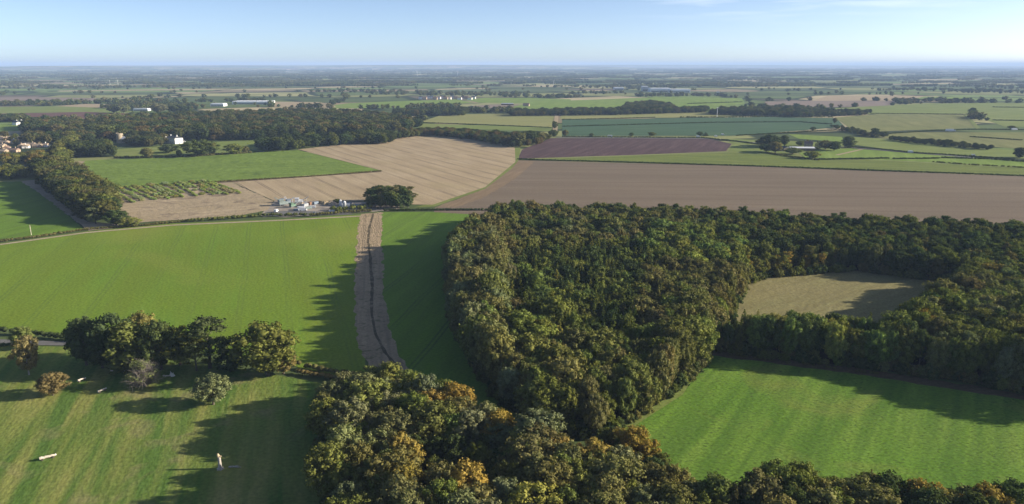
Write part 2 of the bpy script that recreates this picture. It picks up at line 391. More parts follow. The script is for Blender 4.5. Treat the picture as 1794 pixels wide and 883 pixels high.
e.elements[0].color = (*stops[0][1], 1); e.elements[1].position = stops[1][0]; e.elements[1].color = (*stops[1][1], 1)
for p_, c_ in stops[2:]: q = e.elements.new(p_); q.color = (*c_, 1)
ve = N(t, 'ShaderNodeTexVoronoi', feature='DISTANCE_TO_EDGE'); ve.inputs['Scale'].default_value = 1; ve.inputs['Randomness'].default_value = .8; t.links.new(vm, ve.inputs[0])
er_ = N(t, 'ShaderNodeMapRange'); er_.inputs[1].default_value = .04; er_.inputs[2].default_value = .02; t.links.new(ve.outputs[0], er_.inputs[0])
c = mix(t, er_.outputs[0], cr.outputs[0], (.035, .05, .022))
c = mix(t, noise(t, P, .004, 6, .42, .6), c, mix(t, 1, c, (.72, .75, .7), 'MULTIPLY'))
t.links.new(c, b.inputs['Base Color'])
bm = bmesh.new()
bmesh.ops.create_grid(bm, x_segments=40, y_segments=40, size=60000)
g = bm_obj('ground', bm, gm); g['kind'] = 'structure'; g.location = (0, 20000, 0)

# low hills along the skyline
def hills(y0, x0, x1, amp, seed, wdt=5000):
    rng = np.random.default_rng(seed); nx, ny = 220, 8; xs = np.linspace(x0, x1, nx)
    prof = np.zeros(nx)
    for k in range(1, 7): prof += np.sin(xs/(x1-x0)*k*5.1 + rng.uniform(0, 6))/k
    prof = (prof - prof.min())/(prof.max() - prof.min()); prof = amp*(.55 + .45*prof)*np.sin(np.linspace(0, math.pi, nx))**.45
    V = [(xs[i], y0 + wdt*(j/(ny-1)-.5), -.5 + prof[i]*math.sin(math.pi*j/(ny-1))**1.2) for j in range(ny) for i in range(nx)]
    Fc = np.array([[j*nx+i, j*nx+i+1, (j+1)*nx+i+1, (j+1)*nx+i] for j in range(ny-1) for i in range(nx-1)])
    o = link('hills', mesh_from('hills', V, Fc, gm)); o['kind'] = 'structure'
hills(21000, -14000, 3500, 150, 3); hills(30000, -30000, 30000, 118, 8); hills(17000, -16000, -5000, 95, 5)

G = lambda n, *a, **k: field_mat(n, *a, **k)
across = math.pi/2 + .3
M_wheat = G('winter_wheat', (.168, .240, .028), (.118, .212, .024), big=.008, rows=pxdir((300, 560), (360, 400)), row_w=2.2, row_s=.16, row_c=(.16, .20, .025), stretch=8, tram=24, tram_c=(.12, .18, .028), bmp=.35, patch=.006, patch_c=(.215, .235, .045), patch_s=.5)
M_wheat2 = G('winter_wheat_right', (.130, .225, .028), (.148, .235, .032), big=.01, rows=pxdir((700, 420), (760, 380)), row_w=3, row_s=.25, row_c=(.10, .14, .035), tram=24, tram_c=(.09, .14, .03), bmp=.35)
M_past = G('pasture_grass', (.18, .225, .048), (.32, .275, .10), big=.02, rows=across, row_w=6.5, row_s=.95, row_c=(.08, .145, .028), stretch=9, patch=.05, patch_c=(.24, .20, .10), patch_s=.55, bmp=.6, bscale=.7)
M_ridge = G('rough_grass', (.130, .245, .030), (.175, .255, .045), big=.02, rows=math.pi/2-.58, row_w=5, row_s=.6, row_c=(.06, .125, .020), stretch=6, bmp=.7, bdist=.22, bscale=1.1, bang=.15, bstr=(.5, 1.4, 1), speck=(.065, .10, .022), patch=.03, patch_c=(.19, .20, .05), patch_s=.5)
M_ruff = G('tall_green_crop', (.185, .265, .052), (.15, .22, .04), big=.015, rows=.15, row_w=6, row_s=.5, stretch=6, bmp=1, bdist=1.0, bscale=.22, patch=.035, patch_c=(.10, .15, .035), patch_s=.7)
M_stub = G('stubble', (.39, .305, .19), (.45, .36, .235), big=.01, rows=pxdir((700, 345), (560, 290)), row_w=2.5, row_s=.35, row_c=(.29, .22, .14), tram=20, tram_c=(.17, .13, .09), bmp=.4, patch=.018, patch_c=(.32, .26, .14), patch_s=.4)
M_brown = G('tilled_soil', (.188, .150, .105), (.215, .172, .122), big=.006, rows=pxdir((1000, 345), (1500, 350)), row_w=3.5, row_s=.55, row_c=(.165, .125, .095), tram=24, tram_c=(.14, .105, .08), bmp=.5, stretch=14)
M_purple = G('ploughed_soil', (.108, .068, .068), (.13, .085, .08), big=.01, rows=pxdir((1100, 270), (1160, 243)), row_w=7, row_s=.8, row_c=(.07, .045, .045), bmp=.8, bdist=.5, bscale=.3)
M_teal = G('brassica_crop', (.068, .125, .066), (.085, .14, .07), big=.01, rows=.0, row_w=5, row_s=.3)
M_pale = G('pale_grass', (.28, .275, .105), (.24, .26, .09), big=.008, rows=.4, row_w=8, row_s=.3)
M_mid = G('grass', (.185, .235, .06), (.22, .245, .08), big=.008, rows=.3, row_w=8, row_s=.3)
M_bright = G('lush_grass', (.18, .265, .05), (.22, .285, .065), big=.008, rows=1.2, row_w=8, row_s=.3)
M_oliv = G('olive_crop', (.19, .205, .07), (.22, .215, .085), big=.008, rows=1.3, row_w=10, row_s=.3)
M_crop = G('green_fodder_crop', (.165, .205, .045), (.2, .22, .06), big=.01, rows=pxdir((1000, 272), (1700, 290)), row_w=5, row_s=.5, row_c=(.09, .12, .035), bmp=1, bdist=.6, bscale=.25)
M_red = G('red_ploughed_soil', (.165, .085, .07), (.13, .075, .062), big=.01, rows=.1, row_w=9, row_s=.4)
M_tan = G('pale_stubble', (.40, .32, .2), (.36, .28, .18), big=.01, rows=.1, row_w=9, row_s=.3)
M_pink = G('pale_tilled_soil', (.26, .205, .165), (.23, .18, .14), big=.008, rows=.1, row_w=9, row_s=.3)
M_scrub = G('dry_rough_ground', (.42, .335, .22), (.35, .28, .17), big=.03, rows=pxdir((200, 350), (400, 335)), row_w=6, row_s=.4, patch=.05, patch_c=(.17, .13, .095), patch_s=.8, bmp=1, bdist=.5)
M_track = G('dry_verge', (.42, .32, .205), (.31, .235, .145), big=.06, rows=pxdir((650, 500), (648, 420)), row_w=2.5, row_s=.6, row_c=(.21, .165, .11), patch=.22, patch_c=(.15, .13, .06), patch_s=.8, bmp=1, bdist=.5, bscale=.9, stretch=3)
M_ditch = G('ditch_soil', (.09, .075, .045), (.16, .125, .08), big=.1, bmp=1, bdist=.5, patch=.15, patch_c=(.30, .23, .15), patch_s=.7)
M_verge = G('verge_grass', (.17, .21, .055), (.2, .22, .07), big=.03)
M_dirt = G('dry_earth', (.42, .34, .25), (.36, .29, .2), big=.05, patch=.08, patch_c=(.25, .2, .13), patch_s=.6)
M_head = G('headland_soil', (.255, .185, .115), (.22, .165, .11), big=.02, rows=pxdir((800, 350), (905, 300)), row_w=2.5, row_s=.4)
M_clear = G('clearing_grass', (.245, .215, .10), (.215, .205, .09), big=.03, rows=.6, row_w=5, row_s=.3, bmp=.8)
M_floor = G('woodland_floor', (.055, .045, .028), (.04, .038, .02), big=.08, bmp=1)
M_marg = G('brown_margin', (.10, .075, .045), (.13, .095, .055), big=.08, bmp=1)
M_road = plain_mat('lane_surface', (.15, .145, .14), .2, .3)
M_conc = plain_mat('yard_hardstanding', (.34, .29, .23), .45, .12)

# (name, polygon, material) : far to near
FIELDS = [
 ('field', [(-80,198),(0,200),(60,197),(240,199),(215,188),(120,186),(0,187),(-80,187)], M_mid),
 ('field', [(95,186),(215,190),(268,188),(262,183),(150,182)], M_tan),
 ('field', [(-80,214),(0,212),(90,210),(240,206),(250,200),(150,196),(0,199),(-80,200)], M_red),
 ('field', [(-80,180),(0,181),(160,178),(170,172),(60,170),(-80,171)], M_pink),
 ('field', [(-90,232),(0,231),(38,229),(36,218),(0,218),(-90,219)], M_bright),
 ('field', [(580,190),(700,189),(830,180),(800,174),(700,177),(610,181),(580,185)], M_bright),
 ('field', [(480,187),(590,188),(582,183),(560,179),(480,178)], M_tan),
 ('field', [(830,190),(900,190),(910,183),(860,183),(820,186)], M_pink),
 ('field', [(840,180),(1000,182),(1000,174),(930,172),(850,171),(812,175)], M_bright),
 ('field', [(735,214),(973,223),(976,202),(880,199),(775,201)], M_pale),
 ('field', [(700,222),(965,230),(968,224),(735,216),(690,212)], M_mid),
 ('field', [(980,209),(1190,206),(1340,202),(1335,196),(1200,196),(985,200)], M_pale),
 ('field', [(900,200),(1000,198),(1210,190),(1305,182),(1300,172),(1160,170),(950,178),(900,186)], M_bright),
 ('field', [(1160,197),(1330,190),(1340,186),(1200,188),(1080,194)], M_bright),
 ('field', [(1340,190),(1560,186),(1570,178),(1440,176),(1340,178)], M_pink),
 ('field', [(1420,177),(1700,175),(1640,168),(1450,168)], M_tan),
 ('field', [(1590,176),(1720,176),(1700,170),(1620,169)], M_bright),
 ('field', [(1440,196),(1520,200),(1700,199),(1760,180),(1620,182),(1450,190)], M_mid),
 ('field', [(1700,200),(1760,222),(2000,224),(2100,200),(1900,180),(1740,181)], M_mid),
 ('field', [(1462,206),(1500,232),(1712,224),(1694,201),(1540,200)], M_oliv),
 ('field', [(985,210),(985,238),(1280,238),(1400,229),(1480,222),(1465,207),(1340,205),(1190,207)], M_teal),
 ('field', [(907,278),(915,262),(965,242),(1240,243),(1282,252),(1272,265),(1100,272)], M_purple),
 ('field', [(1270,243),(1480,251),(1490,262),(1380,268),(1276,266),(1284,252)], M_mid),
 ('field', [(1380,235),(1475,240),(1480,250),(1400,243)], M_bright),
 ('field', [(1500,236),(1600,232),(1794,232),(2100,240),(2100,268),(1794,262),(1660,250)], M_oliv),
 ('field', [(1480,252),(1495,240),(1600,246),(1794,266),(1794,278),(1640,272)], M_mid),
 ('field', [(1400,268),(1490,260),(1640,272),(1794,282),(2100,300),(2100,312),(1794,293),(1560,281),(1410,276)], M_bright),
 ('field', [(907,280),(1100,273),(1276,267),(1380,268),(1410,277),(1560,282),(1794,294),(2200,318),(2200,340),(1794,308),(1500,298),(1300,291),(1100,285),(950,281)], M_crop),
 ('field', [(200,278),(440,266),(570,256),(700,234),(640,240),(560,238),(420,246),(200,262)], M_mid),
 ('field', [(118,302),(142,282),(200,279),(300,276),(440,268),(522,263),(668,299),(400,317),(174,330)], M_ruff),
 ('field', [(522,262),(600,253),(700,234),(740,236),(820,243),(880,254),(902,259),(903,284),(850,328),(758,359),(650,357),(640,353),(480,352),(402,317),(668,299)], M_stub),
 ('field', [(902,259),(912,259),(908,282),(896,296),(850,331),(762,362),(724,364),(760,355),(846,325),(888,296),(899,281)], M_verge),
 ('field', [(762,364),(850,331),(906,281),(950,282),(1100,286),(1300,291),(1500,299),(1794,309),(2400,334),(2400,470),(1794,420),(1300,398),(900,380),(760,372)], M_brown),
 ('headland', [(764,363),(850,331),(906,281),(937,282),(905,312),(850,345),(800,364)], M_head),
 ('rough_ground', [(160,330),(400,318),(480,352),(470,368),(420,378),(215,392),(190,372)], M_scrub),
 ('yard', [(455,378),(470,362),(484,350),(640,354),(700,356),(700,368),(560,377),(500,381)], M_conc),
 ('field', [(-400,330),(-60,326),(0,319),(45,318),(62,330),(100,360),(148,403),(0,420),(-400,455)], M_wheat2),
 ('dirt_patch', [(36,318),(70,314),(95,345),(150,388),(205,393),(210,399),(155,404),(100,362),(60,332)], M_dirt),
 ('field', [(-900,470),(0,427),(150,406),(300,392),(500,384),(632,376),(640,376),(640,640),(640,700),(560,652),(470,632),(380,620),(120,585),(0,575),(-900,560)], M_wheat),
 ('field', [(660,372),(930,371),(1000,400),(960,780),(760,730),(700,680),(665,600)], M_wheat2),
 ('verge_strip', [(633,375),(627,400),(624,440),(622,500),(622,560),(630,610),(645,640),(690,720),(780,720),(712,640),(696,611),(680,565),(672,520),(671,470),(669,400),(670,372)], M_track),
 ('ditch', [(652,374),(645,400),(643,425),(646,450),(650,500),(648,530),(650,560),(656,585),(669,612),(690,645),(698,645),(675,612),(661,585),(655,560),(653,530),(655,500),(651,450),(647,425),(649,400),(656,374)], M_ditch),
 ('pasture', [(-1200,640),(0,604),(130,609),(380,640),(470,655),(610,680),(700,760),(700,1150),(-1600,1150)], M_past),
 ('field', [(1080,760),(1190,680),(1220,630),(1240,612),(1350,626),(1540,650),(1700,676),(1794,697),(2300,790),(2300,1150),(1300,1000),(1100,800)], M_ridge),
 ('field', [(1230,480),(1345,478),(1500,466),(1690,480),(1725,520),(1590,625),(1240,615)], M_clear),
 ('track', [(1236,612),(1350,626),(1540,650),(1700,676),(1794,692),(2100,745),(2100,760),(1794,701),(1700,688),(1540,662),(1350,637),(1236,622)], M_marg),
 ('lane', [(-500,607),(0,595),(60,597),(130,599),(220,606),(220,612),(130,606),(60,605),(0,605),(-500,622)], M_road),
 ('lane', [(460,381),(462,374),(480,371),(520,368),(556,371),(600,372),(620,376),(560,377),(520,376),(500,377)], M_road),
 ('water', [(30,290),(88,289),(90,296),(30,297)], None),
]
wm, t, b = new_mat('still_water', .12, .5); b.inputs['Base Color'].default_value = (.10, .13, .16, 1)
for nm, px, mt in FIELDS: sheet(nm, px, mt or wm)
# thin lanes and banks further off
def ribbon(name, px, w, mat, z=.25):
    P = [at(*p) for p in px]; bm = bmesh.new(); L = []
    for i, p in enumerate(P):
        d = (P[min(i+1, len(P)-1)] - P[max(i-1, 0)]).normalized(); n_ = Vector((-d.y, d.x, 0))*w/2
        zz = z*max(1, p.y/700)
        L.append((bm.verts.new((p.x+n_.x, p.y+n_.y, zz)), bm.verts.new((p.x-n_.x, p.y-n_.y, zz))))
    for a, b_ in zip(L, L[1:]): bm.faces.new([a[0], b_[0], b_[1], a[1]])
    bmesh.ops.recalc_face_normals(bm, faces=bm.faces[:])
    o = bm_obj(name, bm, mat); o['kind'] = 'structure'
ribbon('track', [(972,232),(975,203)], 9, M_tan)
ribbon('road', [(975,241),(1100,242),(1230,243),(1290,247),(1330,251)], 9, M_road)
ribbon('road', [(1430,256),(1480,258),(1600,268),(1700,276),(1900,290)], 7, M_road)
ribbon('track', [(118,304),(140,283)], 12, M_scrub)
ribbon('track', [(1692,201),(1714,226)], 8, M_verge)
ribbon('path', [(1466,272),(1510,262)], 5, M_tan)
ribbon('field_margin', [(120,302),(176,332),(402,319),(668,301)], 5, M_marg)
ribbon('field_margin', [(632,379),(500,386),(300,395),(150,408),(0,429),(-300,447)], 4, M_dirt)
ribbon('field_margin', [(1100,748),(1190,690),(1222,640)], 3, M_verge)
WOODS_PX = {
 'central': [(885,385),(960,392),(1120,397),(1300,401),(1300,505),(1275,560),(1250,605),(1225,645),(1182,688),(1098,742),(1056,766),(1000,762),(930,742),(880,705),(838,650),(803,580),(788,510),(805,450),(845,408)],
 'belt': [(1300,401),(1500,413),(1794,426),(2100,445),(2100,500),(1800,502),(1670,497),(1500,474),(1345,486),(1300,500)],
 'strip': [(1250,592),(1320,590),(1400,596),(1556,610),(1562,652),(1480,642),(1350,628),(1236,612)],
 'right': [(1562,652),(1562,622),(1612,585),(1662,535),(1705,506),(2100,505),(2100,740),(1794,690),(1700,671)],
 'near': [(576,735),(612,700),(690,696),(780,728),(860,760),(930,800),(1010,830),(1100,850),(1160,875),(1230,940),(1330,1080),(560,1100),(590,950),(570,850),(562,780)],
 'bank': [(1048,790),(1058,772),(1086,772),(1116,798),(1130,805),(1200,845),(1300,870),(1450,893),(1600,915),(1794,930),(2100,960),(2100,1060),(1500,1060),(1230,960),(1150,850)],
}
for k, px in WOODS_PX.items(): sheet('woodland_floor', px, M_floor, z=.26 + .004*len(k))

# ------------------------------------------------------------------ woods
NB = random.Random(77)
def world_poly(px): return [(at(*p).x, at(*p).y) for p in px]
def fill(px, spacing, rng, jit=.33):
    P = world_poly(px); xs = [p[0] for p in P]; ys = [p[1] for p in P]; out = []
    y = min(ys); row = 0
    while y < max(ys):
        x = min(xs) + (row % 2)*spacing/2
        while x < max(xs):
            out.append((x + rng.uniform(-jit, jit)*spacing, y + rng.uniform(-jit, jit)*spacing)); x += spacing
        y += spacing*.87; row += 1
    a = np.array(out); return a[inside(P, a[:, 0], a[:, 1])]
def choose(rng, weights):
    k = rng.uniform(0, sum(w for _, w in weights)); 
    for v, w in weights:
        k -= w
        if k <= 0: return v
    return weights[0][0]
woodrng = random.Random(21)
SP = {'central': 6.0, 'belt': 6.4, 'strip': 5.0, 'right': 6.4, 'near': 7.4, 'bank': 4.8}
cand = []      # (x, y, px, py, wood, kind, colour, h, w)
def vnoise(x, y, s):
    return .5 + .25*(math.sin(x/s + 1.7*math.sin(y/s*.7)) + math.sin(y/s*1.3 + 2.1*math.sin(x/s*.6 + 1)))
for wood, poly in WOODS_PX.items():
    for X, Y in fill(poly, SP[wood], woodrng):
        px, py = topx(X, Y); v = vnoise(X, Y, 30); kind = 'broad'
        if wood == 'central':
            core_ = inside([(930,470),(1130,460),(1180,560),(1130,640),(960,640),(880,560)], [px], [py])[0]
            if core_: kind = choose(woodrng, [('cone', .5), ('broad', .5)])
            elif py < 430 and px > 1150: kind = choose(woodrng, [('pine', .5), ('broad', .5)])
            if px > 1130 and 430 < py < 500: c_ = choose(woodrng, [('bright green', .35), ('olive green', .4), ('yellow-green', .25)])
            elif px > 1120 and py > 500: c_ = choose(woodrng, [('brown-green', .75), ('olive green', .25)])
            elif py < 460: c_ = choose(woodrng, [('brown-green', .35 + v*.3), ('olive green', .35), ('dark green', .3), ('grey-green', .1)])
            elif core_: c_ = choose(woodrng, [('olive green', .5), ('dark green', .35), ('bright green', .07), ('yellow-green', .08)])
            elif px < 900: c_ = choose(woodrng, [('grey-green', .35), ('brown-green', .45), ('olive green', .2)])
            else: c_ = choose(woodrng, [('olive green', .45), ('brown-green', .35), ('yellow-green', .1), ('dark green', .1)])
            h = woodrng.uniform(13.5, 19) if kind != 'cone' else woodrng.uniform(16, 21)
            if px < 870 and py > 430: h = woodrng.uniform(20, 25)
            if px > 1150 and py > 560: h = woodrng.uniform(17, 21)
        elif wood == 'belt':
            kind = choose(woodrng, [('broad', .6), ('pine', .4)])
            c_ = choose(woodrng, [('dark green', .75 if px > 1480 else .4), ('olive green', .35), ('brown-green', .12)]); h = woodrng.uniform(13, 18)
            if py > 474 and px < 1500: c_ = choose(woodrng, [('yellow-green', .3), ('olive green', .4), ('golden orange', .12), ('brown-green', .2)]); h = woodrng.uniform(9, 13)
        elif wood == 'strip':
            kind = choose(woodrng, [('broad', .72), ('cone', .28)]) if py < 622 else 'broad'
            c_ = choose(woodrng, [('olive green', .4), ('bright green', .2), ('yellow-green', .15), ('dark green', .25)]); h = woodrng.uniform(15.5, 19) if py > 617 else woodrng.uniform(12.5, 15.5)
        elif wood == 'right':
            kind = choose(woodrng, [('broad', .8), ('pine', .2)])
            c_ = choose(woodrng, [('olive green', .45), ('grey-green', .2), ('brown-green', .2), ('golden orange', .03), ('dark green', .15)]); h = woodrng.uniform(16, 21)
        elif wood == 'near':
            if inside([(700,800),(860,790),(900,850),(820,900),(700,880)], [px], [py])[0] and woodrng.random() < .3: continue
            c_ = choose(woodrng, [('brown-green', .38), ('olive green', .3), ('grey-green', .2), ('yellow-green', .1)])
            h = woodrng.uniform(12, 17.5)
            if inside([(700,800),(860,790),(900,850),(820,900),(700,880)], [px], [py])[0]: h *= .62; c_ = choose(woodrng, [('dark green', .7), ('olive green', .3)])
            if 720 < px < 960 and py < 790 and woodrng.random() < .05: c_ = 'golden orange'
        else:
            h = woodrng.uniform(4.5, 7.5) if py < 880 + (px-1300)*.1 else woodrng.uniform(9, 14)
            if 1150 < px < 1340 and py < 925: h = woodrng.uniform(3, 6)
            kind = choose(woodrng, [('broad', .85), ('cone', .15)])
            c_ = choose(woodrng, [('dark green', .35), ('brown-green', .35), ('olive green', .2), ('golden orange', .1)])
        ws = {'broad': woodrng.choice([.36, .42, .5, .62])*woodrng.uniform(.9, 1.1), 'cone': woodrng.uniform(.28, .4), 'pine': woodrng.uniform(.4, .55)}[kind]*h
        if wood == 'strip': ws *= 1.0
        
        if wood in ('central', 'belt', 'right') and kind == 'broad' and woodrng.random() < .1: h *= 1.12; ws = h*.78
        if wood == 'near' and kind == 'broad': ws = h*woodrng.uniform(.55, .85)
        if wood == 'right' and kind == 'broad': ws *= 1.15
        if wood == 'bank' and kind == 'broad': ws = h*woodrng.uniform(.65, .95)
        if wood == 'bank': h *= 1.22
        tx, ty = topx(X, Y, h)
        cand.append([X, Y, px, py, wood, kind, c_, h, min(ws, 14.5), ty])
for gx, gy, gc in ((764,712,'golden orange'),(803,702,'golden orange'),(838,712,'golden orange'),(902,735,'golden orange'),(703,827,'golden orange'),(732,880,'golden orange'),(806,880,'golden orange'),(1024,786,'golden orange'),(1005,800,'golden orange'),(1101,802,'golden orange'),(780,773,'bright green'),(918,805,'bright green'),(660,790,'grey-green'),(1077,819,'grey-green'),(650,650,'olive green')):
    near_c = [c for c in cand if c[4] in ('near', 'bank')]
    q = min(near_c, key=lambda c: (c[2] - gx)**2 + ((c[3]*2 + c[9])/3 - 6 - gy)**2); q[6] = gc; q[7] = max(q[7], 14); q[8] = max(q[8], 10.5)
vis = lambda c: -15 < c[2] < W0 + 15 and c[9] < H0 + 5
cand.sort(key=lambda c: c[1])
ind, rest = [], []
n_b = n_c = n_p = 0
for c in cand:
    ok = vis(c) and ((c[5] == 'broad' and n_b < 250) or (c[5] != 'broad' and n_c < 85)) and c[3] < 1010
    if ok:
        ind.append(c)
        if c[5] == 'broad': n_b += 1
        else: n_c += 1
    elif -500 < c[2] < W0 + 500: rest.append(c)
# where in its wood a tree stands, in words
def region(c):
    x, y, w = c[2], c[3], c[4]
    if w == 'near':
        if x < 640: return 'on the shaded west edge of the foreground wood beside the pasture'
        if y < 745: return 'at the northern tip of the foreground wood by the brown strip'
        if x < 800: return 'in the western half of the foreground wood' if y < 900 else 'at the bottom left of the foreground wood'
        if x > 980: return 'in the eastern end of the foreground wood near the bottom' if y > 880 else 'on the north-east edge of the foreground wood'
        return 'in the middle of the foreground wood' if y < 900 else 'at the bottom centre of the foreground wood'
    if w == 'bank':
        return 'in the tree bank below the bright rough field, ' + ('dark left end' if x < 1250 else 'middle' if x < 1520 else 'right end')
    if w == 'strip': return 'in the narrow strip before the brown clearing, ' + ('left part' if x < 1340 else 'middle' if x < 1450 else 'right part')
    if w == 'right': return 'in the wood right of the clearing, ' + ('front edge' if y > 640 else 'interior')
    if w == 'central':
        if y > 690: return 'at the pointed southern tip of the central wood'
        if x < 890: return 'on the western edge of the central wood beside the shaded field'
        if x > 1130: return 'on the eastern lobe of the central wood'
        return 'in the middle south of the central wood' if y < 640 else 'in the southern part of the central wood'
    return 'in the belt behind the clearing'
sizes = {}
for c in ind: sizes.setdefault((c[4], c[5]), []).append(c[7])
WORD = dict(broad='broadleaf tree', cone='pointed conifer', pine='flat-topped pine')
for c in ind:
    s = sorted(sizes[(c[4], c[5])]); q = c[7]
    sw = 'low' if q < s[len(s)//3] else ('tall' if q > s[2*len(s)//3] else 'mid-height')
    lab = f"{sw} {c[6]} {WORD[c[5]]} {region(c)}"
    # the label has to stay within 16 words
    if len(lab.split()) > 16: lab = f"{c[6]} {WORD[c[5]]} {region(c)}"
    tree((c[0], c[1], 0), c[7], c[8], c[5], c[6], lab, group=lab.replace(WORD[c[5]], WORD[c[5]] + 's', 1))
def tints(cols, rng):
    T = np.array([TINT[c] for c in cols]); return T*rng.uniform(.82, 1.2, (len(T), 1))*rng.uniform(.92, 1.08, (len(T), 3))
nr = np.random.default_rng(4)
FR = []
for wood in ('central', 'belt', 'strip', 'right', 'near'):
    Pw = world_poly(WOODS_PX[wood])
    for a, b_ in zip(Pw, Pw[1:] + Pw[:1]):
        L = math.hypot(b_[0]-a[0], b_[1]-a[1])
        for i in range(int(L/2.6)):
            f = (i + woodrng.random())/max(1, int(L/2.6)); X = a[0] + (b_[0]-a[0])*f + woodrng.uniform(-1.6, 1.2); Y = a[1] + (b_[1]-a[1])*f + woodrng.uniform(-1.6, 1.2)
            FR.append((X, Y, woodrng.uniform(2.5, 6.5), choose(woodrng, [('dark green', .35), ('olive green', .35), ('brown-green', .3)])))
A = np.array([[q[0], q[1], 0] for q in FR]); S = np.array([[q[2]*1.0]*2 + [q[2]] for q in FR])
scatter('woodland_edge_scrub', A, nr.uniform(0, 6.28, len(A)), S, tints([q[3] for q in FR], nr), BUSH, 'low scrub and bramble along the edges of the woods', 'scrub')
for kind, nm, lab in (('broad', 'woodland', 'mass of olive and brown broadleaf trees filling the central and right woods'), ('cone', 'conifer_woodland', 'mass of dark pointed conifers among the central wood'), ('pine', 'pine_woodland', 'mass of dark pines along the back of the central wood')):
    R_ = [c for c in rest if c[5] == kind]
    if not R_: continue
    A = np.array([[c[0], c[1], 0] for c in R_]); S = np.array([[c[8]/SHAPE_W[kind]]*2 + [c[7]] for c in R_])
    scatter(nm, A, nr.uniform(0, 6.28, len(A)), S, tints([c[6] for c in R_], nr), SHAPES[kind], lab)

